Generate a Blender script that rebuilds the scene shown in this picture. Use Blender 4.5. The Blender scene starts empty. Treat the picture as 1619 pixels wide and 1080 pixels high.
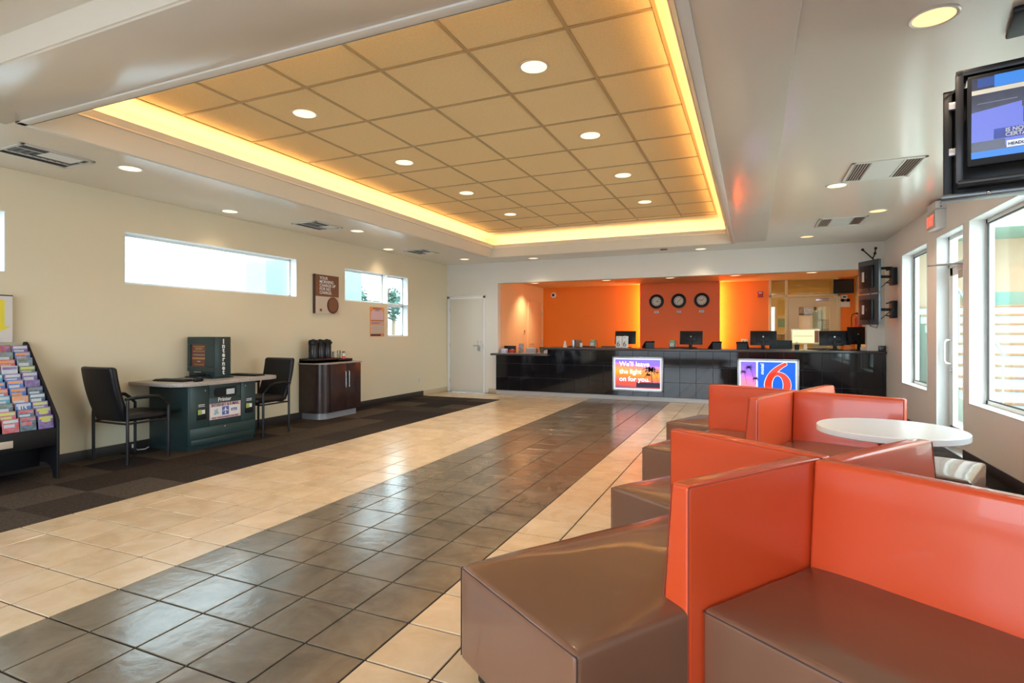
import bpy, bmesh, math, random
from math import pi, sin, cos, radians as R
from mathutils import Vector, Matrix, noise

random.seed(7)
SC = bpy.context.scene
COL = SC.collection

# ------------------------------------------------------------------ camera
cam = bpy.data.cameras.new('camera')
cam.sensor_fit = 'HORIZONTAL'
cam.sensor_width = 36.0
cam.lens = 36.0 * 877 / 1619
cam.shift_y = -(540 - 526) / 1619 * -1 * -1
cam.clip_start = 0.05
cam.clip_end = 400
camo = bpy.data.objects.new('camera', cam)
COL.objects.link(camo)
camo.location = (0, 0, 1.3)
camo.rotation_euler = (pi / 2, 0, math.atan2(380, 877))
SC.camera = camo

# ------------------------------------------------------------------ world, sun, exposure
SC.view_settings.view_transform = 'Standard'
SC.view_settings.look = 'None'
SC.view_settings.gamma = 1.0
SC.view_settings.use_curve_mapping = False
SC.view_settings.exposure = 0.5
w = bpy.data.worlds.new('sky')
SC.world = w
w.use_nodes = True
nt = w.node_tree
nt.nodes.clear()
wo = nt.nodes.new('ShaderNodeOutputWorld')
bg = nt.nodes.new('ShaderNodeBackground')
bg.inputs[0].default_value = (0.77, 0.89, 1.0, 1)
bg.inputs[1].default_value = 6.0
nt.links.new(bg.outputs[0], wo.inputs[0])

sun = bpy.data.lights.new('sun', 'SUN')
sun.energy = 4.0
sun.angle = R(1.0)
sun.color = (1.0, 0.95, 0.86)
so = bpy.data.objects.new('sun', sun)
COL.objects.link(so)
so.rotation_euler = Vector((0.38, -0.50, 0.78)).to_track_quat('Z', 'Y').to_euler()

DL_W = 24.0      # watts of each recessed lamp
COVE = 19.0       # strength of the cove tube lamps


def portal(loc, rot, sx, sy):
    l = bpy.data.lights.new('window_portal', 'AREA')
    l.shape = 'RECTANGLE'
    l.size = sx
    l.size_y = sy
    l.cycles.is_portal = True
    o = bpy.data.objects.new('window_portal', l)
    o.location = loc
    o.rotation_euler = rot
    COL.objects.link(o)


portal((2.16, 5.2, 1.5), (0, pi / 2, 0), 1.9, 3.5)
portal((2.16, 8.97, 1.5), (0, pi / 2, 0), 1.9, 1.3)
portal((2.16, 7.5, 1.2), (0, pi / 2, 0), 2.4, 0.95)
portal((-6.4, 5.08, 2.11), (0, -pi / 2, 0), 0.6, 2.5)
portal((-6.4, 8.3, 2.1), (0, -pi / 2, 0), 0.6, 1.9)
portal((-2.2, -2.62, 1.4), (-pi / 2, 0, 0), 6.4, 2.3)


# ------------------------------------------------------------------ materials
def mat(name, col, rough=0.5, metal=0.0, coat=0.0, spec=0.5, bump=None, var=None, emit=None, alpha=None, tex='Object'):
    """bump=(scale,strength,distance)  var=(scale,amount,second colour)"""
    m = bpy.data.materials.new(name)
    m.use_nodes = True
    n = m.node_tree
    b = n.nodes['Principled BSDF']
    b.inputs['Base Color'].default_value = (*col, 1)
    b.inputs['Roughness'].default_value = rough
    b.inputs['Metallic'].default_value = metal
    b.inputs['Coat Weight'].default_value = coat
    b.inputs['Specular IOR Level'].default_value = spec
    if bump or var:
        tc = n.nodes.new('ShaderNodeTexCoord')
    if var:
        no = n.nodes.new('ShaderNodeTexNoise')
        no.inputs['Scale'].default_value = var[0]
        no.inputs['Detail'].default_value = 5
        n.links.new(tc.outputs[tex], no.inputs['Vector'])
        rp = n.nodes.new('ShaderNodeMapRange')
        rp.inputs['From Min'].default_value = 0.35
        rp.inputs['From Max'].default_value = 0.65
        rp.inputs['To Max'].default_value = var[1]
        n.links.new(no.outputs['Fac'], rp.inputs['Value'])
        mx = n.nodes.new('ShaderNodeMix')
        mx.data_type = 'RGBA'
        mx.inputs['A'].default_value = (*col, 1)
        mx.inputs['B'].default_value = (*var[2], 1)
        n.links.new(rp.outputs[0], mx.inputs['Factor'])
        n.links.new(mx.outputs['Result'], b.inputs['Base Color'])
    if bump:
        no = n.nodes.new('ShaderNodeTexNoise')
        no.inputs['Scale'].default_value = bump[0]
        no.inputs['Detail'].default_value = 3
        n.links.new(tc.outputs[tex], no.inputs['Vector'])
        bp = n.nodes.new('ShaderNodeBump')
        bp.inputs['Strength'].default_value = bump[1]
        bp.inputs['Distance'].default_value = bump[2]
        n.links.new(no.outputs['Fac'], bp.inputs['Height'])
        n.links.new(bp.outputs[0], b.inputs['Normal'])
    if emit:
        b.inputs['Emission Color'].default_value = (*emit[0], 1)
        b.inputs['Emission Strength'].default_value = emit[1]
    return m


def glass(name, tint, rough=0.0, refl=0.12):
    m = bpy.data.materials.new(name)
    m.use_nodes = True
    n = m.node_tree
    n.nodes.clear()
    o = n.nodes.new('ShaderNodeOutputMaterial')
    t = n.nodes.new('ShaderNodeBsdfTransparent')
    t.inputs[0].default_value = (*tint, 1)
    g = n.nodes.new('ShaderNodeBsdfGlossy')
    g.inputs['Roughness'].default_value = rough
    x = n.nodes.new('ShaderNodeMixShader')
    x.inputs[0].default_value = refl
    n.links.new(t.outputs[0], x.inputs[1])
    n.links.new(g.outputs[0], x.inputs[2])
    n.links.new(x.outputs[0], o.inputs[0])
    return m


def plank(name, c1, c2, rough, scale, bumpd=0.002, coat=0.0, per_object=0.12):
    """tile material: cloudy two-tone noise, a slight tint of its own for each object"""
    m = bpy.data.materials.new(name)
    m.use_nodes = True
    n = m.node_tree
    b = n.nodes['Principled BSDF']
    b.inputs['Roughness'].default_value = rough
    b.inputs['Coat Weight'].default_value = coat
    b.inputs['Specular IOR Level'].default_value = 0.1 if rough > .5 else 0.95
    g = n.nodes.new('ShaderNodeNewGeometry')
    no = n.nodes.new('ShaderNodeTexNoise')
    no.inputs['Scale'].default_value = scale
    no.inputs['Detail'].default_value = 6
    no.inputs['Roughness'].default_value = 0.62
    no.inputs['Distortion'].default_value = 0.6
    n.links.new(g.outputs['Position'], no.inputs['Vector'])
    r = n.nodes.new('ShaderNodeValToRGB')
    r.color_ramp.elements[0].position = 0.36
    r.color_ramp.elements[0].color = (*c1, 1)
    r.color_ramp.elements[1].position = 0.66
    r.color_ramp.elements[1].color = (*c2, 1)
    n.links.new(no.outputs['Fac'], r.inputs[0])
    oi = n.nodes.new('ShaderNodeObjectInfo')
    mr = n.nodes.new('ShaderNodeMapRange')
    mr.inputs['To Min'].default_value = 1 - per_object
    mr.inputs['To Max'].default_value = 1 + per_object
    n.links.new(oi.outputs['Random'], mr.inputs['Value'])
    hs = n.nodes.new('ShaderNodeHueSaturation')
    n.links.new(mr.outputs[0], hs.inputs['Value'])
    n.links.new(r.outputs[0], hs.inputs['Color'])
    n.links.new(hs.outputs[0], b.inputs['Base Color'])
    n2 = n.nodes.new('ShaderNodeTexNoise')
    n2.inputs['Scale'].default_value = scale * 3.2
    n2.inputs['Detail'].default_value = 4
    n.links.new(g.outputs['Position'], n2.inputs['Vector'])
    bp = n.nodes.new('ShaderNodeBump')
    bp.inputs['Strength'].default_value = 0.45
    bp.inputs['Distance'].default_value = bumpd
    n.links.new(n2.outputs['Fac'], bp.inputs['Height'])
    n.links.new(bp.outputs[0], b.inputs['Normal'])
    return m


M = dict(
    wall=mat('wall_paint', (0.76, 0.68, 0.50), 0.55, bump=(90, 0.12, 0.002)),
    back=mat('back_wall_paint', (0.76, 0.72, 0.66), 0.5, bump=(90, 0.12, 0.002)),
    rwall=mat('right_wall_paint', (0.92, 0.88, 0.84), 0.45, bump=(90, 0.12, 0.002)),
    ceil=mat('ceiling_gloss_paint', (0.78, 0.72, 0.63), 0.17, bump=(1.2, 0.15, 0.01)),
    strip=mat('ceiling_strip_paint', (0.70, 0.63, 0.54), 0.2, bump=(1.6, 0.2, 0.01)),
    tray=mat('tray_paint', (0.76, 0.71, 0.60), 0.6),
    white=mat('white_paint', (0.80, 0.80, 0.79), 0.4),
    frame=mat('window_frame_paint', (0.78, 0.80, 0.80), 0.35),
    door=mat('door_paint', (0.70, 0.67, 0.60), 0.4),
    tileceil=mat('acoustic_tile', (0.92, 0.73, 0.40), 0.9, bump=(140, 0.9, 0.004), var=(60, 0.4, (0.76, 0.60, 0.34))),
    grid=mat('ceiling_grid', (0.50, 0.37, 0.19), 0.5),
    cove=mat('cove_tube_glow', (1, 0.8, 0.4), 0.5, emit=((1.0, 0.54, 0.18), COVE)),
    lamp=mat('lamp_lens', (1, 0.9, 0.7), 0.5, emit=((1.0, 0.80, 0.52), 1.0)),
    lampwarm=mat('warm_lamp_lens', (1, 0.8, 0.5), 0.5, emit=((1.0, 0.60, 0.26), 0.9)),
    ring=mat('lamp_ring', (0.75, 0.70, 0.60), 0.3, metal=0.3),
    vent=mat('vent_metal', (0.62, 0.60, 0.55), 0.4),
    nosingtan=mat('tan_louvre', (0.62, 0.44, 0.32), 0.5),
    ventgrey=mat('vent_grey', (0.10, 0.10, 0.11), 0.5),
    ventdark=mat('vent_dark', (0.03, 0.03, 0.035), 0.6),
    grout=mat('dark_grout', (0.03, 0.022, 0.018), 0.9),
    beige=plank('beige_floor_tile', (0.66, 0.49, 0.31), (0.76, 0.60, 0.42), 0.22, 5.0, 0.0015, per_object=0.06),
    brown=plank('brown_floor_tile', (0.125, 0.096, 0.068), (0.215, 0.172, 0.125), 0.2, 4.2, 0.0035, per_object=0.12),
    carpet=plank('carpet_square', (0.030, 0.022, 0.018), (0.060, 0.046, 0.038), 0.95, 55, 0.006, per_object=0.2),
    carpet1=plank('carpet_square_dark', (0.018, 0.014, 0.014), (0.038, 0.030, 0.028), 0.95, 55, 0.006, per_object=0.2),
    carpet2=plank('carpet_square_light', (0.050, 0.038, 0.030), (0.100, 0.078, 0.062), 0.95, 55, 0.006, per_object=0.2),
    basebd=mat('dark_rubber_base', (0.028, 0.022, 0.02), 0.5),
    basetile=mat('beige_tile_base', (0.55, 0.45, 0.30), 0.35),
    orange=mat('orange_paint', (0.95, 0.23, 0.004), 0.5),
    orangepanel=mat('deep_orange_paint', (0.90, 0.145, 0.010), 0.5),
    peach=mat('peach_paint', (0.92, 0.58, 0.30), 0.5),
    ochre=mat('ochre_paint', (0.66, 0.42, 0.12), 0.5),
    pale=mat('pale_yellow_paint', (0.74, 0.66, 0.42), 0.5),
    granite=mat('black_granite_tile', (0.008, 0.007, 0.009), 0.05, var=(6, 0.6, (0.018, 0.014, 0.016))),
    top=mat('dark_countertop', (0.055, 0.045, 0.045), 0.22),
    plinth=mat('grey_plinth', (0.50, 0.46, 0.45), 0.4),
    brownle=mat('brown_leather', (0.19, 0.088, 0.052), 0.26, coat=0.3, bump=(420, 0.12, 0.001)),
    orangele=mat('orange_leather', (0.68, 0.078, 0.020), 0.26, coat=0.3, bump=(420, 0.12, 0.001)),
    seam=mat('leather_seam', (0.05, 0.02, 0.015), 0.6),
    seamor=mat('orange_seam', (0.30, 0.03, 0.01), 0.6),
    black=mat('black_plastic', (0.008, 0.008, 0.010), 0.42, spec=0.3),
    blackm=mat('black_metal', (0.018, 0.018, 0.022), 0.3, metal=0.2),
    blackle=mat('black_leather', (0.009, 0.008, 0.010), 0.38, spec=0.32, bump=(30, 0.25, 0.004)),
    screenoff=mat('dark_screen', (0.01, 0.01, 0.012), 0.12),
    chrome=mat('chrome', (0.75, 0.75, 0.76), 0.18, metal=1.0),
    darksteel=mat('dark_steel', (0.16, 0.17, 0.18), 0.35, metal=0.8),
    steel=mat('brushed_steel', (0.55, 0.55, 0.56), 0.35, metal=0.9),
    tabletop=mat('white_laminate', (0.93, 0.93, 0.95), 0.22),
    green=mat('dark_green_laminate', (0.018, 0.038, 0.040), 0.38),
    greenlt=mat('green_panel_laminate', (0.027, 0.054, 0.055), 0.36),
    speckle=mat('speckled_laminate', (0.50, 0.46, 0.43), 0.35, var=(160, 1.0, (0.24, 0.20, 0.19))),
    espresso=mat('espresso_wood', (0.028, 0.014, 0.014), 0.28, var=(9, 0.8, (0.045, 0.024, 0.022))),
    silver=mat('silver_plinth', (0.42, 0.42, 0.45), 0.3, metal=0.4),
    letter=mat('white_lettering', (0.85, 0.85, 0.85), 0.5),
    litletter=mat('backlit_lettering', (.9, .9, .95), .5, emit=((1, .97, 1), .9)),
    ink=mat('dark_ink', (0.04, 0.03, 0.06), 0.6),
    paper=mat('white_paper', (0.78, 0.77, 0.76), 0.6),
    pink=mat('pink_paper', (0.72, 0.50, 0.55), 0.6),
    signbrown=mat('brown_print', (0.20, 0.085, 0.045), 0.45),
    signcream=mat('cream_print', (0.62, 0.52, 0.42), 0.45),
    cupbrown=mat('coffee_print', (0.07, 0.03, 0.022), 0.4),
    posteror=mat('orange_print', (0.85, 0.30, 0.10), 0.5),
    yellow=mat('yellow_print', (0.80, 0.68, 0.04), 0.5),
    red=mat('red_plastic', (0.45, 0.02, 0.015), 0.4),
    glass=glass('clear_pane', (0.93, 1.0, 0.98), 0.0, 0.06),
    gglass=glass('office_pane', (0.94, 0.93, 0.82), 0.02, 0.10),
    vase=glass('drinking_glass', (0.93, 0.95, 0.90), 0.02, 0.14),
    exitred=mat('exit_glow', (0.9, 0.1, 0.08), 0.5, emit=((1.0, 0.09, 0.06), 1.4)),
    stucco=mat('peach_stucco', (0.55, 0.37, 0.25), 0.9, bump=(60, 0.3, 0.005)),
    seafoam=mat('seafoam_stucco', (0.20, 0.36, 0.29), 0.9, bump=(60, 0.3, 0.005)),
    pastel=mat('pale_green_stucco', (0.32, 0.45, 0.38), 0.9),
    concrete=mat('pale_concrete', (0.30, 0.32, 0.28), 0.85, var=(4, 0.5, (0.26, 0.27, 0.24))),
    asphalt=mat('grey_asphalt', (0.20, 0.20, 0.21), 0.9),
    nosing=mat('tan_nosing', (0.25, 0.12, 0.05), 0.7),
    railmetal=mat('rail_metal', (0.30, 0.38, 0.38), 0.4, metal=0.3),
    skyblue=mat('pale_blue_stucco', (0.21, 0.27, 0.30), 0.8),
    leaf=mat('leaf_green', (0.05, 0.13, 0.10), 0.7),
    bark=mat('bark', (0.16, 0.11, 0.07), 0.9),
    cone=mat('cup_paper', (0.62, 0.52, 0.38), 0.6),
    snackred=mat('red_label', (0.75, 0.12, 0.06), 0.5),
    lcd=mat('green_lcd', (0.36, 0.44, 0.12), 0.4),
    blueprint=mat('blue_print', (0.09, 0.13, 0.45), 0.5),
    blinds=mat('grey_blind', (0.42, 0.42, 0.46), 0.6),
    curtain=mat('pale_curtain', (0.62, 0.66, 0.66), 0.8),
    pic=mat('dark_picture', (0.22, 0.13, 0.16), 0.5, var=(25, 1, (0.5, 0.42, 0.40))),
    officelight=mat('office_light_panel', (1, 0.9, 0.7), 0.5, emit=((1.0, 0.80, 0.45), 2.2)),
    edgeglow=mat('wall_wash_lamp', (1, 0.8, 0.5), 0.5, emit=((1.0, 0.62, 0.22), 26.0)),
    white_emit=mat('backlit_white', (0.85, 0.9, 1.0), 0.4, emit=((0.80, 0.88, 1.0), 0.3)),
    gold=mat('gold_print', (0.34, 0.20, 0.05), 0.5),
    screenbrown=mat('kiosk_screen', (0.06, 0.02, 0.015), 0.2, emit=((0.16, 0.05, 0.035), 0.25)),
    clockface=mat('clock_face', (0.80, 0.70, 0.52), 0.5, var=(30, 0.7, (0.55, 0.55, 0.50))),
)


def sunset(name, stops, strength, axis='Z', nscale=3.0, namp=0.15, detail=2):
    """backlit transparency: a printed sunset that glows"""
    m = bpy.data.materials.new(name)
    m.use_nodes = True
    n = m.node_tree
    b = n.nodes['Principled BSDF']
    b.inputs['Roughness'].default_value = 0.35
    tc = n.nodes.new('ShaderNodeTexCoord')
    sp = n.nodes.new('ShaderNodeSeparateXYZ')
    n.links.new(tc.outputs['Generated'], sp.inputs[0])
    no = n.nodes.new('ShaderNodeTexNoise')
    no.inputs['Scale'].default_value = nscale
    no.inputs['Detail'].default_value = detail
    mp = n.nodes.new('ShaderNodeMapping')
    mp.inputs['Scale'].default_value = (1, 1, 3.0)
    n.links.new(tc.outputs['Generated'], mp.inputs[0])
    n.links.new(mp.outputs[0], no.inputs['Vector'])
    a1 = n.nodes.new('ShaderNodeMath')
    a1.operation = 'MULTIPLY_ADD'
    a1.inputs[1].default_value = namp
    n.links.new(no.outputs['Fac'], a1.inputs[0])
    n.links.new(sp.outputs[axis], a1.inputs[2])
    a3 = n.nodes.new('ShaderNodeMath')
    a3.operation = 'MULTIPLY_ADD'
    a3.inputs[1].default_value = 0.12
    n.links.new(sp.outputs['X'], a3.inputs[0])
    n.links.new(a1.outputs[0], a3.inputs[2])
    r = n.nodes.new('ShaderNodeValToRGB')
    while len(r.color_ramp.elements) < len(stops):
        r.color_ramp.elements.new(0.5)
    for e, (p, c) in zip(r.color_ramp.elements, stops):
        e.position = p
        e.color = (*c, 1)
    n.links.new(a3.outputs[0], r.inputs[0])
    n.links.new(r.outputs[0], b.inputs['Base Color'])
    n.links.new(r.outputs[0], b.inputs['Emission Color'])
    b.inputs['Emission Strength'].default_value = strength
    return m


M['sunsetA'] = sunset('sunset_transparency', [(0.10, (0.16, 0.05, 0.10)), (0.30, (0.75, 0.06, 0.01)), (0.44, (0.40, 0.12, 0.16)),
                                             (0.50, (1.0, 0.16, 0.01)), (0.70, (1.0, 0.33, 0.02)), (0.90, (0.95, 0.17, 0.18)),
                                             (1.10 / 1.25, (0.75, 0.2, 0.55)), (1.0, (0.20, 0.12, 0.75))], 0.75)
M['sunsetB'] = sunset('dusk_transparency', [(0.05, (0.08, 0.03, 0.10)), (0.18, (0.10, 0.03, 0.10)), (0.2, (0.95, 0.22, 0.16)),
                                            (0.5, (0.85, 0.20, 0.35)), (0.75, (0.38, 0.12, 0.62)), (1.0, (0.18, 0.10, 0.75))], 0.75, namp=0.1)
M['blueglow'] = mat('blue_transparency', (0.0, 0.03, 0.25), 0.35, emit=((0.0, 0.12, 1.0), 0.8))
M['redglow'] = mat('red_transparency', (0.4, 0.03, 0.02), 0.35, emit=((0.95, 0.06, 0.03), 0.7))
M['palm'] = mat('palm_print', (0.05, 0.03, 0.09), 0.5)


# ------------------------------------------------------------------ mesh building
class MB:
    def __init__(s):
        s.bm = bmesh.new()

    def _add(s, fn, bevel=0, seg=2, mtx=None):
        t = bmesh.new()
        fn(t)
        if bevel:
            bmesh.ops.bevel(t, geom=t.edges[:], offset=bevel, segments=seg, affect='EDGES', profile=0.5, clamp_overlap=True)
        if mtx is not None:
            t.transform(mtx)
        me = bpy.data.meshes.new('t')
        t.to_mesh(me)
        t.free()
        s.bm.from_mesh(me)
        bpy.data.meshes.remove(me)
        return s

    def box(s, x0, x1, y0, y1, z0, z1, bevel=0, seg=2, mtx=None):
        def f(t):
            bmesh.ops.create_cube(t, size=1)
            t.transform(Matrix.Translation(((x0 + x1) / 2, (y0 + y1) / 2, (z0 + z1) / 2)) @
                        Matrix.Diagonal((abs(x1 - x0), abs(y1 - y0), abs(z1 - z0), 1)))
        return s._add(f, bevel, seg, mtx)

    def lathe(s, prof, n=24, c=(0, 0, 0), mtx=None, cap=True):
        def f(t):
            rings = []
            for r, z in prof:
                if r < 1e-5:
                    rings.append([t.verts.new((c[0], c[1], c[2] + z))])
                else:
                    rings.append([t.verts.new((c[0] + r * cos(2 * pi * k / n), c[1] + r * sin(2 * pi * k / n), c[2] + z)) for k in range(n)])
            for a, b in zip(rings, rings[1:]):
                for k in range(n):
                    q = [a[k % len(a)], a[(k + 1) % len(a)], b[(k + 1) % len(b)], b[k % len(b)]]
                    q = list(dict.fromkeys(q))
                    if len(q) > 2:
                        t.faces.new(q)
            if cap:
                if len(rings[0]) > 1:
                    t.faces.new(rings[0][::-1])
                if len(rings[-1]) > 1:
                    t.faces.new(rings[-1])
            bmesh.ops.recalc_face_normals(t, faces=t.faces[:])
        return s._add(f, mtx=mtx)

    def cyl(s, c, r, z0, z1, n=20, r2=None, mtx=None):
        return s.lathe([(r, z0), (r if r2 is None else r2, z1)], n, (c[0], c[1], 0), mtx)

    def tube(s, pts, r, n=8, mtx=None):
        pts = [Vector(p) for p in pts]

        def f(t):
            rings = []
            up = None
            for i, p in enumerate(pts):
                d = (pts[min(i + 1, len(pts) - 1)] - pts[max(i - 1, 0)]).normalized()
                if up is None:
                    up = Vector((0, 0, 1)) if abs(d.z) < 0.9 else Vector((1, 0, 0))
                a = d.cross(up).normalized()
                b = a.cross(d).normalized()
                up = b
                rr = r[i] if isinstance(r, (list, tuple)) else r
                rings.append([t.verts.new(p + a * (rr * cos(2 * pi * k / n)) + b * (rr * sin(2 * pi * k / n))) for k in range(n)])
            for A, B in zip(rings, rings[1:]):
                for k in range(n):
                    t.faces.new([A[k], A[(k + 1) % n], B[(k + 1) % n], B[k]])
            t.faces.new(rings[0][::-1])
            t.faces.new(rings[-1])
            bmesh.ops.recalc_face_normals(t, faces=t.faces[:])
        return s._add(f, mtx=mtx)

    def prism(s, poly, d0, d1, plane='xz', bevel=0, seg=2, mtx=None):
        """polygon in a plane, extruded between d0 and d1 along the third axis"""
        def P(a, b, d):
            return {'xz': (a, d, b), 'xy': (a, b, d), 'yz': (d, a, b)}[plane]

        def f(t):
            A = [t.verts.new(P(a, b, d0)) for a, b in poly]
            B = [t.verts.new(P(a, b, d1)) for a, b in poly]
            t.faces.new(A)
            t.faces.new(B[::-1])
            n = len(poly)
            for k in range(n):
                t.faces.new([A[k], B[k], B[(k + 1) % n], A[(k + 1) % n]])
            bmesh.ops.recalc_face_normals(t, faces=t.faces[:])
        return s._add(f, bevel, seg, mtx)

    def cushion(s, x0, x1, y0, y1, z0, z1, r=0.03, crown=0.01, n=10, mtx=None, wr=0.0, lean=None):
        L = [(x1 - x0) / 2, (y1 - y0) / 2, (z1 - z0) / 2]
        C = Vector(((x0 + x1) / 2, (y0 + y1) / 2, (z0 + z1) / 2))
        r = min(r, min(L) * 0.98)

        def ax(l):
            e = [0, .12 * r, .3 * r, .6 * r, r]
            a = [-l + q for q in e]
            inner = [-l + r + (2 * l - 2 * r) * k / n for k in range(1, n)]
            return a + inner + [l - q for q in e[::-1]]
        X, Y, Z = ax(L[0]), ax(L[1]), ax(L[2])

        def f(t):
            vs = {}

            def v(p):
                k = (round(p[0], 5), round(p[1], 5), round(p[2], 5))
                if k not in vs:
                    P = Vector(p)
                    q = Vector([max(-l + r, min(l - r, c)) for c, l in zip(P, L)])
                    d = P - q
                    if d.length > 1e-9:
                        P = q + d.normalized() * r
                    u, w_ = P.x / L[0], P.y / L[1]
                    if P.z > 0:
                        P.z += crown * (1 - u ** 4) * (1 - w_ ** 4) * (P.z / L[2])
                    if wr:
                        P.z += wr * noise.noise((P + C) * 6) * (1 if P.z > 0 else 0)
                    P = P + C
                    if lean:
                        P = lean(P)
                    vs[k] = t.verts.new(P)
                return vs[k]

            def face(A, B, mk):
                for a0, a1 in zip(A, A[1:]):
                    for b0, b1 in zip(B, B[1:]):
                        try:
                            t.faces.new([v(mk(a0, b0)), v(mk(a1, b0)), v(mk(a1, b1)), v(mk(a0, b1))])
                        except ValueError:
                            pass
            for sgn in (-1, 1):
                face(X, Y, lambda a, b: (a, b, sgn * L[2]))
                face(X, Z, lambda a, b: (a, sgn * L[1], b))
                face(Y, Z, lambda a, b: (sgn * L[0], a, b))
            bmesh.ops.recalc_face_normals(t, faces=t.faces[:])
        return s._add(f, mtx=mtx)

    def sphere(s, c, r, n=10, sc=(1, 1, 1)):
        def f(t):
            bmesh.ops.create_uvsphere(t, u_segments=n * 2, v_segments=n, radius=r)
            t.transform(Matrix.Translation(c) @ Matrix.Diagonal((*sc, 1)))
        return s._add(f)

    def mesh(s, name):
        me = bpy.data.meshes.new(name)
        s.bm.to_mesh(me)
        s.bm.free()
        return me

    def build(s, name, m, parent=None, smooth=True, loc=None, kind=None, label=None):
        me = s.mesh(name)
        return place(me, name, m, parent, smooth, loc, kind, label)


def place(me, name, m, parent=None, smooth=True, loc=None, kind=None, label=None):
    if m is not None and not me.materials:
        me.materials.append(M[m] if isinstance(m, str) else m)
    if smooth and me.polygons:
        me.polygons.foreach_set('use_smooth', [True] * len(me.polygons))
        me.set_sharp_from_angle(angle=R(38))
    o = bpy.data.objects.new(name, me)
    COL.objects.link(o)
    if parent is not None:
        o.parent = parent
    if loc is not None:
        o.location = loc
    if kind:
        o['kind'] = kind
    if label:
        o['label'] = label
    return o


def tag(o, label, cat, group=None):
    o['label'] = label
    o['category'] = cat
    if group:
        o['group'] = group
    return o


def thing(name, label, cat, loc=(0, 0, 0), rz=0.0, group=None):
    o = bpy.data.objects.new(name, None)
    o.empty_display_size = 0.1
    COL.objects.link(o)
    o.location = loc
    o.rotation_euler = (0, 0, rz)
    return tag(o, label, cat, group)


def node(name, parent=None, loc=(0, 0, 0), rz=0.0, kind=None):
    o = bpy.data.objects.new(name, None)
    COL.objects.link(o)
    o.location = loc
    o.rotation_euler = (0, 0, rz)
    if parent is not None:
        o.parent = parent
    if kind:
        o['kind'] = kind
    return o


def copy_tree(o, parent=None):
    c = o.copy()
    COL.objects.link(c)
    if parent is not None:
        c.parent = parent
        c.matrix_parent_inverse = o.matrix_parent_inverse.copy()
    for ch in list(o.children):
        copy_tree(ch, c)
    return c


def text(body, size, m, parent, at, name='lettering', align='LEFT', depth=0.0015, spacing=1.0, rot=(pi / 2, 0, 0), bold=0.0, line=1.0, xs=1.0, shear=0.0):
    """flat lettering as a mesh; faces local -y"""
    cu = bpy.data.curves.new('t', 'FONT')
    cu.body = body
    cu.size = size
    cu.extrude = depth / 2
    cu.align_x = align
    cu.space_character = spacing
    cu.space_line = line
    cu.offset = bold
    cu.shear = shear
    cu.resolution_u = 3
    ob = bpy.data.objects.new('t', cu)
    COL.objects.link(ob)
    dg = bpy.context.evaluated_depsgraph_get()
    me = bpy.data.meshes.new_from_object(ob.evaluated_get(dg))
    bpy.data.objects.remove(ob)
    bpy.data.curves.remove(cu)
    me.materials.clear()
    from mathutils import Euler
    me.transform(Matrix.Diagonal((xs, 1, 1, 1)))
    me.transform(Euler(rot).to_matrix().to_4x4())
    me.name = name
    return place(me, name, m, parent, False, at)


def rbox(name, m, parent, x0, x1, y0, y1, z0, z1, bevel=0.0, **k):
    return MB().box(x0, x1, y0, y1, z0, z1, bevel).build(name, m, parent, **k)


# ------------------------------------------------------------------ room constants
XL, XR, YB, HC = -6.24, 1.99, 10.77, 2.80
YREAR = -2.5
ZT = 3.146       # acoustic tile ceiling
HH = 2.95        # ceiling near the camera


def wall(name, axis, c0, c1, u0, u1, z0, z1, holes, m):
    """wall slab between c0 and c1 on `axis`, running u0..u1 on the other; holes (u0,u1,z0,z1)"""
    us = sorted(set([u0, u1] + [h for q in holes for h in q[:2]]))
    zs = sorted(set([z0, z1] + [h for q in holes for h in q[2:]]))
    us = [q for q in us if u0 <= q <= u1]
    zs = [q for q in zs if z0 <= q <= z1]
    b = MB()
    for a0, a1 in zip(us, us[1:]):
        run = None
        for b0, b1 in zip(zs, zs[1:]):
            ca, cb = (a0 + a1) / 2, (b0 + b1) / 2
            hole = any(q[0] < ca < q[1] and q[2] < cb < q[3] for q in holes)
            if hole:
                if run:
                    (b.box(c0, c1, a0, a1, *run) if axis == 'x' else b.box(a0, a1, c0, c1, *run))
                run = None
            else:
                run = (run[0], b1) if run else (b0, b1)
        if run:
            (b.box(c0, c1, a0, a1, *run) if axis == 'x' else b.box(a0, a1, c0, c1, *run))
    return b.build(name, m, None, smooth=False, kind='structure')


# ------------------------------------------------------------------ floor
fl = rbox('floor', 'grout', None, XL - .16, XR + .2, YREAR - .2, 17.2, -0.12, -0.006, smooth=False, kind='structure')
T = 0.3075
Y0 = 1.789 - 4 * T
XD = -2.950
JG = 0.009


def tile_mesh(w_, l_, t_=0.0075, bev=0.002):
    return MB().box(JG / 2, w_ - JG / 2, JG / 2, l_ - JG / 2, -t_, 0, bev, 1).mesh('tile')


tb = tile_mesh(T, T)
tb.materials.append(M['beige'])
td = tile_mesh(T, T)
td.materials.append(M['brown'])
rows = int((YB - 0.12 - Y0) / T)
rest = MB()
nb = 0
for j in range(rows + 1):
    y = Y0 + j * T
    last = min(T, YB - 0.06 - y)
    if last < 0.05:
        continue
    for i in range(-5, 9):
        x = XD + i * T
        dark = 0 <= i < 5
        if last < T - 0.001:
            rest.box(x + JG / 2, x + T - JG / 2, y + JG / 2, y + last - JG / 2, -0.0075, 0)
            continue
        if dark:
            place(td, 'brown_floor_tile', None, fl, False, (x, y, 0))
        else:
            place(tb, 'beige_floor_tile', None, fl, False, (x, y, 0))
            nb += 1
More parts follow.
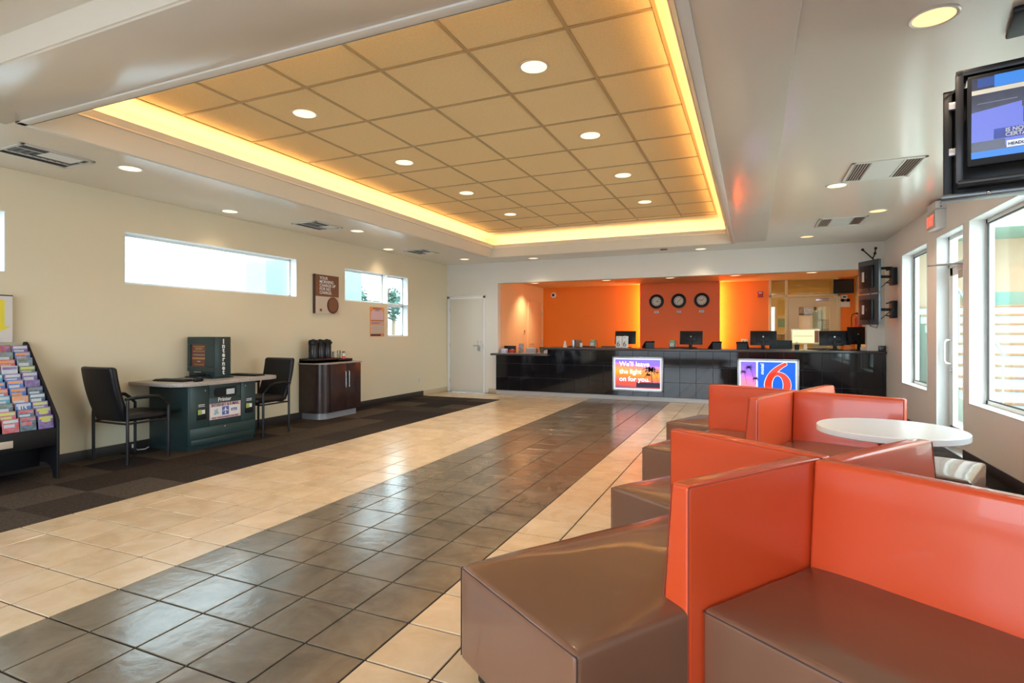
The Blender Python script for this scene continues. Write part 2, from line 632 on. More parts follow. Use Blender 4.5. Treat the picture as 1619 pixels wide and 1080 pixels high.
# landing of beige tile beyond the carpet, and the few cut tiles
for j in range(rows + 1):
    y = Y0 + j * T
    if y < 9.7:
        continue
    for i in range(-11, -5):
        x = XD + i * T
        x0 = max(x, XL)
        y1 = min(y + T, YB - 0.005)
        rest.box(x0 + JG / 2, x + T - JG / 2, max(y, 9.78) + JG / 2, y1 - JG / 2, -0.0075, 0)
rest.build('beige_tile_field', 'beige', fl, False, kind='stuff')
near = MB()
for j in range(1, 9):
    for i in range(-5, 9):
        if not 0 <= i < 5:
            near.box(XD + i * T + JG / 2, XD + (i + 1) * T - JG / 2, Y0 - j * T + JG / 2, Y0 - (j - 1) * T - JG / 2, -0.0075, 0)
near.build('beige_tile_field', 'beige', fl, False, kind='stuff')
near = MB()
for j in range(1, 9):
    for i in range(0, 5):
        near.box(XD + i * T + JG / 2, XD + (i + 1) * T - JG / 2, Y0 - j * T + JG / 2, Y0 - (j - 1) * T - JG / 2, -0.0075, 0)
near.build('brown_tile_field', 'brown', fl, False, kind='stuff')
# carpet squares, left aisle and the window side
CT = 0.5
for j in range(-3, 18):
    y = 1.28 + j * CT
    y1 = min(y + CT, 9.78)
    if y >= 9.78:
        break
    x = XL
    xe = XD - 5 * T - 0.002
    k = 0
    while x < xe - 0.01:
        x1 = min(x + (CT if k else 0.26), xe)
        MB().box(x + .0006, x1 - .0006, y + .0006, y1 - .0006, -0.005, 0.002).build('carpet_tile', random.choice(('carpet', 'carpet', 'carpet1', 'carpet1', 'carpet2')), fl, False)
        x = x1
        k += 1
for j in range(0, 20):
    y = 0.9 + j * CT
    x = XD + 9 * T + .002
    while x < XR - .01:
        x1 = min(x + CT, XR)
        MB().box(x + .0006, x1 - .0006, y + .0006, min(y + CT, YB - .06) - .0006, -0.005, 0.002).build('carpet_tile', random.choice(('carpet', 'carpet', 'carpet1', 'carpet1', 'carpet2')), fl, False)
        x = x1
# floor behind the counter and office floor
rbox('office_carpet', 'carpet', fl, -5.0, XR, YB + .15, 17.1, -0.006, 0.001, smooth=False)

# ------------------------------------------------------------------ walls
wl = wall('wall_left', 'x', XL - .16, XL, YREAR, YB + .15, 0, HH + .3,
          [(0.9, 2.80, 1.85, 2.41), (3.845, 6.318, 1.83, 2.40), (7.381, 9.234, 1.83, 2.385), (8.571, 9.234, 1.227, 2.0)], 'wall')
wb = wall('wall_back', 'y', YB, YB + .15, XL, XR, 0, HC + .3,
          [(-6.225, -5.285, 0, 2.10), (-5.0, 1.74, -1, 2.355)], 'back')
wr = wall('wall_right', 'x', XR, XR + .2, YREAR, YB + .15, 0, HH + .3,
          [(3.7, 6.90, 0.585, 2.425), (7.06, 7.97, 0, 2.42), (8.35, 9.60, 0.572, 2.42)], 'rwall')
wf = wall('wall_front', 'y', YREAR - .15, YREAR, XL, XR, 0, HH + .3, [(-5.4, 1.0, 0.25, 2.55)], 'wall')
# reception recess
wall('wall_recess_left', 'x', -5.16, -5.0, YB + .15, 13.75, 0, 2.7, [], 'peach')
rw = wall('wall_recess_back', 'y', 13.6, 13.72, -5.0, XR, 0, 2.7, [(0.335, 1.72, -1, 2.7)], 'orange')
wall('wall_recess_right', 'x', XR, XR + .15, YB + .15, 17.2, 0, 2.7, [], 'pale')
pnl = wall('wall_clock_panel', 'y', 13.28, 13.36, -2.447, -0.672, 0, 2.46, [], 'orangepanel')
# office behind the glass
wall('wall_office_back', 'y', 17.0, 17.12, -1.5, XR, 0, 2.8, [], 'ochre')
wall('wall_office_left', 'x', -1.5, -1.4, 13.72, 17.1, 0, 2.8, [], 'pale')

# baseboards
rbox('baseboard_left', 'basebd', None, XL, XL + .012, YREAR, 9.78, 0, .105, .003, kind='structure')
rbox('baseboard_left', 'basetile', None, XL, XL + .012, 9.785, YB, 0, .10, .003, kind='structure')
rbox('baseboard_back', 'basetile', None, -5.285 + .07, -5.0, YB - .012, YB, 0, .10, .003, kind='structure')
b_ = MB()
for a0, a1 in ((YREAR, 7.06), (7.97, 10.5)):
    b_.box(XR - .012, XR, a0, a1, 0, .10, .003)
b_.build('baseboard_right', 'basebd', None, kind='structure')

# ------------------------------------------------------------------ ceiling
OX0, OX1, OY0, OY1 = -4.78, -0.26, 2.20, 9.88
c = MB()
c.box(XL, OX0, 1.70, YB, HC, HC + .12)
c.box(OX1, XR, 1.70, YB, HC, HC + .12)
c.box(OX0, OX1, OY1, YB, HC, HC + .12)
c.box(OX0, OX1, 1.70, OY0, HC, HC + .12)
c.box(XL, XR, 1.70, 1.75, HC + .12, HH)
c.box(XL, XR, YREAR, 1.72, HH, HH + .1)
c.box(XL - .2, XR + .2, YREAR - .2, YB + .2, 3.25, 3.35)
ce = c.build('ceiling', 'ceil', None, smooth=False, kind='structure')
rbox('soffit_strip', 'strip', ce, OX1, 0.205, 1.72, OY1, HC - .012, HC + .02, .003)
rbox('soffit_strip', 'strip', ce, OX0 - .12, OX1 + .02, 1.71, OY0, HC - .012, HC + .02, .003)
# moulding ring
ring = MB()
for (a, b2, c2, d) in ((OX0, OX0 + .06, OY0, OY1), (OX1 - .06, OX1, OY0, OY1), (OX0, OX1, OY1 - .06, OY1), (OX0, OX1, OY0, OY0 + .06)):
    ring.box(a, b2, c2, d, HC - .022, HC + .03, .004)
ring.build('tray_moulding', 'back', ce)
# sloped fascia
IX0, IX1, IY0, IY1 = -4.58, -0.40, 2.45, 9.68
ZL = 2.99


def fascia(bm):
    o_ = [(OX0 + .06, OY0 + .06), (OX1 - .06, OY0 + .06), (OX1 - .06, OY1 - .06), (OX0 + .06, OY1 - .06)]
    i_ = [(IX0, IY0), (IX1, IY0), (IX1, IY1), (IX0, IY1)]
    dz = 0.02
    A = [bm.verts.new((x, y, HC - .025)) for x, y in o_]
    B = [bm.verts.new((x, y, ZL)) for x, y in i_]
    Cx = [bm.verts.new((x + (-.02 if k in (0, 3) else .02), y + (-.02 if k in (0, 1) else .02), ZL)) for k, (x, y) in enumerate(i_)]
    D = [bm.verts.new((x + (-.02 if k in (0, 3) else .02), y + (-.02 if k in (0, 1) else .02), HC - .02)) for k, (x, y) in enumerate(o_)]
    for P_, Q_ in ((A, B), (B, Cx), (Cx, D)):
        for k in range(4):
            bm.faces.new([P_[k], P_[(k + 1) % 4], Q_[(k + 1) % 4], Q_[k]])
    bmesh.ops.recalc_face_normals(bm, faces=bm.faces[:])


MB()._add(fascia).build('tray_fascia', 'tray', ce, False)
# cove trough floor, outer wall and border
tx0, tx1, ty0, ty1 = IX0 - .26, IX1 + .26, IY0 - .2, IY1 + .22
t = MB()
for (a, b2, c2, d) in ((tx0, IX0 - .02, ty0, ty1), (IX1 + .02, tx1, ty0, ty1), (IX0, IX1, IY1 + .02, ty1), (IX0, IX1, ty0, IY0 - .02)):
    t.box(a, b2, c2, d, 2.925, 2.94)
for (a, b2, c2, d) in ((tx0 - .02, tx0, ty0, ty1), (tx1, tx1 + .02, ty0, ty1), (tx0, tx1, ty1, ty1 + .02), (tx0, tx1, ty0 - .02, ty0)):
    t.box(a, b2, c2, d, 2.925, ZT + .05)
BX0, BX1, BY0, BY1 = -4.46, -0.51, 2.78, 9.20
for (a, b2, c2, d) in ((tx0, BX0, ty0, ty1), (BX1, tx1, ty0, ty1), (BX0, BX1, BY1, ty1), (BX0, BX1, ty0, BY0)):
    t.box(a, b2, c2, d, ZT, ZT + .03)
t.build('cove_trough', 'tray', ce, False)
# cove tube lamps
for (a, b2, c2, d) in ((IX0 - .10, IX0 - .07, IY0, IY1), (IX1 + .07, IX1 + .10, IY0, IY1), (IX0, IX1, IY1 + .07, IY1 + .10), (IX0, IX1, IY0 - .10, IY0 - .07)):
    rbox('cove_tube', 'cove', ce, a, b2, c2, d, 2.942, 2.962)
# acoustic tiles
gx = [BX0] + [-1.034 - .685 * k for k in range(4, -1, -1)] + [BX1]
gy = [BY0] + [3.22 + .7225 * k for k in range(0, 9)] + [BY1]
gy = [q for q in gy if q <= BY1]
for x0, x1 in zip(gx, gx[1:]):
    for y0, y1 in zip(gy, gy[1:]):
        MB().box(x0 + .010, x1 - .010, y0 + .010, y1 - .010, ZT + .004, ZT + .02, .004, 1).build('ceiling_tile', 'tileceil', ce, False)
for x in gx:
    rbox('grid_bar', 'grid', ce, x - .011, x + .011, BY0 - .01, BY1 + .01, ZT - .003, ZT + .012, smooth=False)
for y in gy:
    rbox('grid_bar', 'grid', ce, BX0 - .01, BX1 + .01, y - .011, y + .011, ZT - .002, ZT + .011, smooth=False)
# recess ceiling + office ceiling
rbox('ceiling_recess', 'peach', None, -5.16, XR + .15, YB + .15, 13.6, 2.46, 2.56, smooth=False, kind='structure')
rbox('ceiling_office', 'pale', None, -1.5, XR + .15, 13.6, 17.1, 2.72, 2.85, smooth=False, kind='structure')

# ------------------------------------------------------------------ recessed lamps
lamps = {}


def downlight(x, y, z, warm, r, watts, label, group='recessed ceiling lamps'):
    key = (warm, r)
    if key not in lamps:
        t_ = thing('ceiling_light', label, 'lamp', (x, y, z), 0, group)
        MB().lathe([(r * 1.0, -.004), (r * 1.14, -.006), (r * 1.22, -.002), (r * 1.22, 0.0), (r * .98, 0.0)], 36, cap=False).build('trim_ring', 'ring', t_)
        MB().lathe([(r * 1.02, -.003), (r * .78, -.0015), (r * .55, -.001)], 36, cap=False).build('reflector', 'lampwarm' if warm else 'lamp', t_)
        MB().lathe([(0, -.004), (r * .35, -.003), (r * .57, -.0005)], 36, cap=False).build('lens', 'lampwarm' if warm else 'lamp', t_)
        lamps[key] = t_
    else:
        t_ = copy_tree(lamps[key])
        t_.location = (x, y, z)
        tag(t_, label, 'lamp', group)
    l = bpy.data.lights.new('lamp_beam', 'SPOT')
    l.energy = watts
    l.spot_size = R(110)
    l.spot_blend = 1.0
    l.shadow_soft_size = r * .5
    l.color = (1.0, 0.78, 0.54)
    o = bpy.data.objects.new('lamp_beam', l)
    COL.objects.link(o)
    o.location = (0, 0, -.03)
    o.parent = t_
    return t_


ordn = ['nearest', 'second nearest', 'third nearest', 'farthest']
for i, y in enumerate((3.59, 5.05, 6.48, 7.92)):
    downlight(-1.39, y, ZT - .001, False, .090, DL_W, 'round recessed lamp in the tiled tray ceiling, right row, %s of four' % ordn[i])
    downlight(-3.46, y, ZT - .001, False, .090, DL_W, 'round recessed lamp in the tiled tray ceiling, left row, %s of four' % ordn[i])
for x, y, wm, lb in (
        (-5.21, 3.26, 0, 'round recessed lamp in the white left soffit beside the near air vent'),
        (-5.92, 4.90, 0, 'round recessed lamp close to the left wall above the long window'),
        (-5.34, 6.59, 0, 'round recessed lamp in the left soffit just past the middle air vent'),
        (-6.00, 8.26, 0, 'round recessed lamp close to the left wall before the L-shaped window'),
        (-5.39, 10.0, 0, 'round recessed lamp at the far left ceiling corner in front of the white door'),
        (-4.05, 10.42, 0, 'round recessed lamp above the left end of the reception header'),
        (-0.85, 10.45, 0, 'round recessed lamp above the middle of the reception header'),
        (0.78, 9.77, 1, 'warm recessed lamp at the far right ceiling beyond both air vents'),
        (1.416, 8.05, 1, 'warm recessed lamp beside the far right air vent'),
        (0.79, 6.50, 0, 'white recessed lamp beside the near right air vent'),
        (0.79, 3.21, 1, 'large looking warm recessed lamp at the top right, nearest the hanging television')):
    downlight(x, y, HC - .001, wm, .085, DL_W * (.8 if x > 0 and y < 9 else .3), lb)
for k, (x, n_) in enumerate(((-4.66, 'leftmost, before the peach wall'), (-2.97, 'second from left'), (-1.6, 'above the three clocks'),
                             (-.32, 'right of the clocks'), (1.05, 'rightmost, before the glass office'))):
    downlight(x, 12.1, 2.459, 0, .085, DL_W * 2.6, 'small recessed lamp over the reception desk, ' + n_, 'lamps over the reception desk')


# ------------------------------------------------------------------ ceiling vents
def vent(x, y, wx, wy, label, style=0):
    t_ = thing('air_vent', label, 'vent', (x, y, HC), 0, 'ceiling air vents')
    z = -.012
    f = MB()
    e = .028
    for a in ((-wx / 2, wx / 2, -wy / 2, -wy / 2 + e), (-wx / 2, wx / 2, wy / 2 - e, wy / 2), (-wx / 2, -wx / 2 + e, -wy / 2, wy / 2), (wx / 2 - e, wx / 2, -wy / 2, wy / 2)):
        f.box(*a, z, 0, .003, 1)
    f.build('frame', 'vent', t_)
    rbox('backing', 'ventdark', t_, -wx / 2 + e, wx / 2 - e, -wy / 2 + e, wy / 2 - e, -.003, 0)
    x0, x1 = -wx / 2 + e, wx / 2 - e
    third = (x1 - x0) * .26
    rot = Matrix.Rotation(R(35), 4, 'Y')
    for s_, a0, a1 in ((1, x0, x0 + third), (-1, x1 - third, x1)):
        n = 6
        for k in range(n):
            xx = a0 + (k + .5) * (a1 - a0) / n
            MB().box(-.0038, .0038, -wy / 2 + e, wy / 2 - e, -.0008, .0008, mtx=Matrix.Translation((xx, 0, z + .005)) @ Matrix.Rotation(s_ * R(28), 4, 'Y')).build('slat', 'nosingtan' if s_ < 0 and x > 0 else ('vent' if x > 0 else 'ventgrey'), t_, False)
    n = 9
    for k in range(n):
        yy = -wy / 2 + e + (k + .5) * (wy - 2 * e) / n
        s_ = 1 if style == 0 or k > n // 2 else -1
        MB().box(x0 + third + .008, x1 - third - .008, -.020 + (.010 if x < 0 else 0), .020 - (.010 if x < 0 else 0), -.0008, .0008, mtx=Matrix.Translation((0, yy, z + .006)) @ Matrix.Rotation(-R(20), 4, 'X')).build('slat', 'vent' if x > 0 else 'ventgrey', t_, False)
    for xx in (x0 + third, x1 - third):
        rbox('divider', 'vent', t_, xx - .006, xx + .006, -wy / 2 + e, wy / 2 - e, z, 0)
    if x < 0:
        rbox('flap', 'white', t_, .0, wx / 2 - e, -.06 if y < 5 else .02, wy / 2 - .08, z - .004, z - .001)
    return t_


v_ = vent(-5.50, 2.74, .44, .54, 'square ceiling air vent at the top left with a white flap across half of it')
vent(-5.58, 6.04, .44, .54, 'middle one of three ceiling air vents along the left wall')
vent(-5.63, 8.78, .44, .54, 'farthest ceiling air vent on the left, near the far corner')
vent(1.09, 6.03, .56, .66, 'nearer ceiling air vent on the right with tan louvres')
vent(1.09, 8.62, .56, .60, 'farther ceiling air vent on the right beside the warm lamp')
tag(rbox('sprinkler_plate', 'ventdark', None, -1.52, -1.40, 10.22, 10.28, HC - .012, HC, .002), 'tiny dark slot in the ceiling above the reception header', 'vent')

# ------------------------------------------------------------------ left windows
def wframe(name, x_in, y0, y1, z0, z1, bars, side=-1, fw=.035, glassm='glass'):
    """window in a wall whose inner face is x_in; side -1: wall lies to -x. bars: list of (y0,y1,z0,z1)"""
    w_ = node(name, kind='structure')
    xa = x_in + side * .115
    xb = x_in + side * .155
    lo, hi = min(xa, xb), max(xa, xb)
    f = MB()
    for a in ((y0, y1, z0, z0 + fw), (y0, y1, z1 - fw, z1), (y0, y0 + fw, z0, z1), (y1 - fw, y1, z0, z1)):
        f.box(lo, hi, *a, .003, 1)
    f.build('window_frame', 'frame', w_)
    for a in bars:
        rbox('mullion', 'frame', w_, lo, hi, *a, .003)
    xm = (lo + hi) / 2
    rbox('pane', glassm, w_, xm - .003, xm + .003, y0 + fw, y1 - fw, z0 + fw, z1 - fw, smooth=False)
    # plaster liner of the reveal
    l = MB()
    xi, xo = sorted((x_in - side * .0, x_in + side * .115))
    for a in ((y0, y1, z0, z0 + .008), (y0, y1, z1 - .008, z1), (y0, y0 + .008, z0, z1), (y1 - .008, y1, z0, z1)):
        l.box(xi, xo, *a)
    l.build('reveal', 'white', w_, False)
    return w_


wframe('window_1', XL, 0.9, 2.80, 1.85, 2.41, [])
wframe('window_2', XL, 3.845, 6.318, 1.83, 2.40, [])
# L-shaped window: upper strip with a mullion, and the lower light
w3 = wframe('window_3', XL, 7.381, 8.571, 1.83, 2.385, [])
w4 = wframe('window_4', XL, 8.571, 9.234, 1.83, 2.385, [])
w5 = wframe('window_5', XL, 8.571, 9.234, 1.227, 1.83, [])

# ------------------------------------------------------------------ right windows and door
def rwin(name, y0, y1, z0, z1, bars=()):
    w_ = node(name, kind='structure')
    lo, hi = XR + .13, XR + .18
    f = MB()
    fw = .05
    for a in ((y0, y1, z0, z0 + fw), (y0, y1, z1 - fw, z1), (y0, y0 + fw, z0, z1), (y1 - fw, y1, z0, z1)):
        f.box(lo, hi, *a, .004, 1)
    f.build('window_frame', 'frame', w_)
    f = MB()
    g = .012
    for a in ((y0 + fw, y1 - fw, z0 + fw, z0 + fw + g), (y0 + fw, y1 - fw, z1 - fw - g, z1 - fw), (y0 + fw, y0 + fw + g, z0 + fw, z1 - fw), (y1 - fw - g, y1 - fw, z0 + fw, z1 - fw)):
        f.box(lo - .008, lo + .01, *a)
    f.build('glazing_gasket', 'basebd', w_, False)
    rbox('pane', 'glass', w_, XR + .150, XR + .156, y0 + fw, y1 - fw, z0 + fw, z1 - fw, smooth=False)
    l = MB()
    for a in ((y0, y1, z0, z0 + .01), (y0, y1, z1 - .01, z1), (y0, y0 + .01, z0, z1), (y1 - .01, y1, z0, z1)):
        l.box(XR - .006, XR + .13, *a, .002, 1)
    l.build('reveal', 'white', w_, False)
    for a in bars:
        rbox('mullion', 'frame', w_, lo, hi, *a, .003)
    return w_


rwin('window_6', 3.7, 6.90, 0.585, 2.425, [(4.9, 4.96, .6, 2.42)])
rwin('window_7', 8.35, 9.60, 0.572, 2.42)

d1 = node('door_1', kind='structure')
y0, y1 = 7.06, 7.97
f = MB()
for a in ((y0, y0 + .05, 0, 2.42), (y1 - .05, y1, 0, 2.42), (y0, y1, 2.37, 2.42), (y0, y1, 2.05, 2.10)):
    f.box(XR + .11, XR + .18, *a, .004, 1)
f.build('door_frame', 'frame', d1)
rbox('transom_pane', 'glass', d1, XR + .145, XR + .151, y0 + .05, y1 - .05, 2.10, 2.37, smooth=False)
lf = MB()
ya, yb = y0 + .055, y1 - .055
for a in ((ya, ya + .09, .012, 2.045), (yb - .10, yb, .012, 2.045), (ya, yb, .012, .24), (ya, yb, 1.95, 2.045)):
    lf.box(XR + .11, XR + .155, *a, .004, 1)
leaf = lf.build('door_leaf', 'frame', d1)
rbox('door_pane', 'glass', leaf, XR + .13, XR + .136, ya + .09, yb - .10, .24, 1.95, smooth=False)
MB().tube([(XR + .11, yb - .05, .94), (XR + .06, yb - .05, .95), (XR + .045, yb - .05, .98), (XR + .045, yb - .05, 1.18), (XR + .06, yb - .05, 1.21), (XR + .11, yb - .05, 1.22)], .011).build('door_pull', 'white', leaf)
MB().cyl((0, 0), .018, 0, .012, mtx=Matrix.Translation((XR + .11, yb - .05, .86)) @ Matrix.Rotation(-pi / 2, 4, 'Y')).build('lock_cylinder', 'steel', leaf)
cl = MB()
cl.box(XR + .055, XR + .11, ya + .02, ya + .36, 1.985, 2.045, .008)
cl.build('door_closer', 'steel', leaf)
MB().tube([(XR + .08, ya + .28, 2.05), (XR - .13, ya + .66, 2.07)], .011).tube([(XR - .13, ya + .66, 2.075), (XR + .10, yb - .05, 2.08)], .010).build('closer_arm', 'steel', leaf)
rbox('closer_shoe', 'signcream', leaf, XR + .09, XR + .115, ya + .10, ya + .45, 1.90, 1.985, .003)
rbox('threshold', 'steel', d1, XR - .01, XR + .2, y0, y1, 0, .012, .003)
l = MB()
for a in ((y0, y0 + .01, 0, 2.42), (y1 - .01, y1, 0, 2.42), (y0, y1, 2.41, 2.42)):
    l.box(XR - .006, XR + .11, *a, .002, 1)
l.build('reveal', 'white', d1, False)

# exit sign
ex = thing('exit_sign', 'white EXIT sign with red glowing letters on the wall above the glass door', 'sign', (XR, 7.79, 2.36), -pi / 2)
rbox('housing', 'white', ex, -.16, .17, -.10, 0, .12, .33, .008)
rbox('battery_box', 'white', ex, -.16, .17, -.10, 0, .335, .425, .006)
rbox('legend_plate', 'signcream', ex, -.145, .145, -.103, -.10, .135, .315)
text('EXIT', .16, 'exitred', ex, (-.02, -.1045, .17), 'exit_lettering', 'CENTER', bold=.005, xs=.8)
for z in (.36, .395):
    MB().cyl((0, 0), .008, 0, .003, mtx=Matrix.Translation((.1705, -.05, z)) @ Matrix.Rotation(pi / 2, 4, 'Y')).build('test_button', 'ink', ex)

# ------------------------------------------------------------------ back wall door (flush white)
d2 = node('door_2', kind='structure')
f = MB()
for a in ((-6.225, -6.165, 0, 2.10), (-5.345, -5.285, 0, 2.10)):
    f.box(a[0], a[1], YB - .02, YB + .1, a[2], a[3], .004, 1)
f.box(-6.225, -5.285, YB - .02, YB + .1, 2.05, 2.10, .004, 1)
f.build('door_frame', 'white', d2)
dl = rbox('door_leaf', 'door', d2, -6.16, -5.35, YB - .008, YB + .035, .008, 2.045, .003)
rbox('lock_plate', 'steel', dl, -5.47, -5.40, YB - .025, YB - .006, .90, 1.12, .004)
MB().tube([(-5.435, YB - .02, 1.02), (-5.435, YB - .06, 1.02), (-5.53, YB - .06, 1.018), (-5.56, YB - .058, 1.015)], .009).build('lever_handle', 'chrome', dl)
for z in (.25, 1.02, 1.80):
    rbox('hinge', 'steel', dl, -6.172, -6.155, YB - .018, YB - .006, z - .05, z + .05, .002)
rbox('latch_plate', 'steel', d2, -5.345, -5.335, YB - .026, YB - .018, .96, 1.06, .001)

# recess side door (peach painted, in the left side wall)
d3 = node('door_3', kind='structure')
f = MB()
for a in ((12.48, 12.53, 0, 2.12), (13.45, 13.50, 0, 2.12), (12.48, 13.50, 2.07, 2.12)):
    f.box(-5.0, -4.975, *a, .003, 1)
f.build('door_frame', 'peach', d3)
dl = rbox('door_leaf', 'peach', d3, -5.0, -4.985, 12.53, 13.45, .01, 2.07, .003)
MB().tube([(-4.985, 12.62, 1.02), (-4.93, 12.62, 1.02), (-4.93, 12.75, 1.02)], .010).build('lever_handle', 'steel', dl)
for z in (.3, 1.05, 1.78):
    rbox('hinge', 'steel', dl, -4.986, -4.97, 13.44, 13.46, z - .06, z + .06, .002)

# ------------------------------------------------------------------ reception counter
CY = 10.62
rc = thing('reception_counter', 'long black tiled reception counter with dark stone top and grey plinth', 'counter', (-1.5, 10.9, 0))
ox, oy = 1.5, -10.9


def C(b, name, m, **k):
    me = b.mesh(name)
    me.transform(Matrix.Translation((ox, oy, 0)))
    return place(me, name, m, rc, **k)


C(MB().box(-4.98, -3.80, CY + .03, 11.3, .09, .825).box(-3.80, 1.985, CY + .03, 11.3, .09, .955), 'counter_body', mat('counter_grout', (.10, .09, .10), .6), smooth=False)
C(MB().box(-4.99, 1.985, CY + .055, CY + .09, 0.001, .09, .004), 'plinth', 'plinth')
C(MB().prism([(-5.08, CY - .05), (-3.80, CY - .05), (-3.80, 11.2), (-4.99, 11.2), (-4.99, 10.76), (-5.08, 10.76)], .825, .865, 'xy', .006, 2), 'low_countertop', 'top')
C(MB().box(-3.90, 1.985, CY - .05, 11.35, .955, 1.0, .008), 'high_countertop', 'top')
C(MB().box(1.90, 1.985, CY + .02, 11.25, 1.0, 1.085, .006), 'backsplash', 'top')
cw = .2885
zr = [.09, .372, .655]
x = -4.98
while x < 1.98:
    x1 = min(x + cw, 1.985)
    tall = (x + x1) / 2 > -3.80
    tops = zr[1:] + [.955 if tall else .825]
    for z0, z1 in zip(zr, tops):
        C(MB().box(x + .0025, x1 - .0025, CY + .018, CY + .03, z0 + .0025, z1 - .0025, .0012, 1), 'tile', 'granite', smooth=False)
    x = x1


# ------------------------------------------------------------------ light-box signs
def palm(parent, x, z, h, s, lean=0.0, y=-.0225):
    b = MB()
    pts = [(x + lean * (k / 6) ** 2, y, z + h * k / 6) for k in range(7)]
    for p, q in zip(pts, pts[1:]):
        wdt = s * .035
        b.prism([(p[0] - wdt, p[2]), (p[0] + wdt, p[2]), (q[0] + wdt, q[2]), (q[0] - wdt, q[2])], y - .0006, y + .0006)
    cx_, cz_ = pts[-1][0], pts[-1][2]
    for k in range(9):
        a = R(-35 + k * 31)
        L = s * random.uniform(.75, 1.05)
        top = []
        bot = []
        for i in range(7):
            u = i / 6
            px_ = cx_ + L * u * cos(a)
            pz_ = cz_ + L * u * sin(a) - s * .55 * u * u
            tw = s * .11 * (1 - u) * (0.4 + 1.6 * (i % 2)) + s * .01
            top.append((px_, pz_ + tw))
            bot.append((px_, pz_ - tw))
        for i in range(6):
            b.prism([top[i], top[i + 1], bot[i + 1], bot[i]], y - .0006, y + .0006)
    return b.build('palm_print', 'palm', parent, False)


def lightbox(x, wdt, z0, z1, label):
    t_ = thing('light_box_sign', label, 'sign', (x, CY + .018, z0))
    H = z1 - z0
    f = MB()
    e = .028
    for a in ((-wdt / 2, wdt / 2, 0, e), (-wdt / 2, wdt / 2, H - e, H), (-wdt / 2, -wdt / 2 + e, 0, H), (wdt / 2 - e, wdt / 2, 0, H)):
        f.box(a[0], a[1], -.035, -.002, a[2], a[3], .004)
    f.build('frame', 'silver', t_)
    rbox('diffuser', 'white_emit', t_, -wdt / 2 + e, wdt / 2 - e, -.02, -.004, e, H - e)
    return t_, H, e


s1, H, e = lightbox(-2.005, .955, .185, .842, "backlit sunset sign reading We'll leave the light on for you on the black counter")
g = .028
rbox('printed_panel', 'sunsetA', s1, -.4775 + e + g, .4775 - e - g, -.0215, -.020, e + g, H - e - g, smooth=False)
rbox('horizon_print', 'palm', s1, -.02, .42, -.0222, -.0216, .075, .17, smooth=False)
palm(s1, .275, .15, .27, .19, -.02)
palm(s1, .215, .15, .17, .09, -.01)
palm(s1, .375, .17, .20, .05, .0)
tx = text("We'll leave\nthe light\non for you.", .128, 'litletter', s1, (-.345, -.0228, .475), 'sign_lettering', bold=.0012, line=1.12)

s2, H, e = lightbox(.245, .975, .13, .842, 'backlit blue motel 6 sign with a red six on the black counter')
rbox('printed_panel', 'sunsetB', s2, -.4875 + e + g, -.185, -.0215, -.020, e + g, H - e - g, smooth=False)
palm(s2, -.22, .30, .26, .10, -.08)
palm(s2, -.34, .26, .22, .075, -.05)
palm(s2, -.195, .25, .12, .075, .0)
rbox('printed_panel', 'blueglow', s2, -.155, .4875 - e - g, -.0215, -.020, e + g, H - e - g, smooth=False)


def six(scale, y, m, name, grow=0.0):
    """a swooping figure six: a ring for the bowl and a tapering ribbon for the stem"""
    b = MB()
    cx_, cz_ = .155, .262
    ro, ri = (.205 + grow, .225 + grow), (.090 - grow, .165 - grow)
    n = 44
    for k in range(n):
        a0, a1 = 2 * pi * k / n, 2 * pi * (k + 1) / n
        q = [(cx_ + r_[0] * cos(a), cz_ + r_[1] * sin(a)) for a, r_ in ((a0, ro), (a1, ro), (a1, ri), (a0, ri))]
        b.prism(q, y - .0006, y + .0006)
    pts = []
    for k in range(17):
        u = k / 16
        p0, p1, p2 = (cx_ - .148, cz_ - .02), (cx_ - .145, cz_ + .22), (cx_ + .118, cz_ + .365)
        px_ = (1 - u) ** 2 * p0[0] + 2 * u * (1 - u) * p1[0] + u * u * p2[0]
        pz_ = (1 - u) ** 2 * p0[1] + 2 * u * (1 - u) * p1[1] + u * u * p2[1]
        dx = 2 * (1 - u) * (p1[0] - p0[0]) + 2 * u * (p2[0] - p1[0])
        dz = 2 * (1 - u) * (p1[1] - p0[1]) + 2 * u * (p2[1] - p1[1])
        L = math.hypot(dx, dz)
        wd = .0575 * (1 - .55 * u ** 1.4) + grow
        pts.append((px_, pz_, -dz / L * wd, dx / L * wd))
    for p, q in zip(pts, pts[1:]):
        b.prism([(p[0] + p[2], p[1] + p[3]), (q[0] + q[2], q[1] + q[3]), (q[0] - q[2], q[1] - q[3]), (p[0] - p[2], p[1] - p[3])], y - .0006, y + .0006)
    p = pts[-1]
    rr = math.hypot(p[2], p[3])
    b.prism([(p[0] + rr * cos(2 * pi * k / 14), p[1] + rr * sin(2 * pi * k / 14)) for k in range(14)], y - .0006, y + .0006)
    return b.build(name, m, s2, False)


six(1.0, -.0225, 'white_emit', 'numeral_outline', .010)
six(1.0, -.0240, 'redglow', 'red_numeral', 0.0)
text('motel', .082, 'litletter', s2, (-.062, -.0225, .44), 'sign_lettering', rot=(pi / 2, -pi / 2, 0))

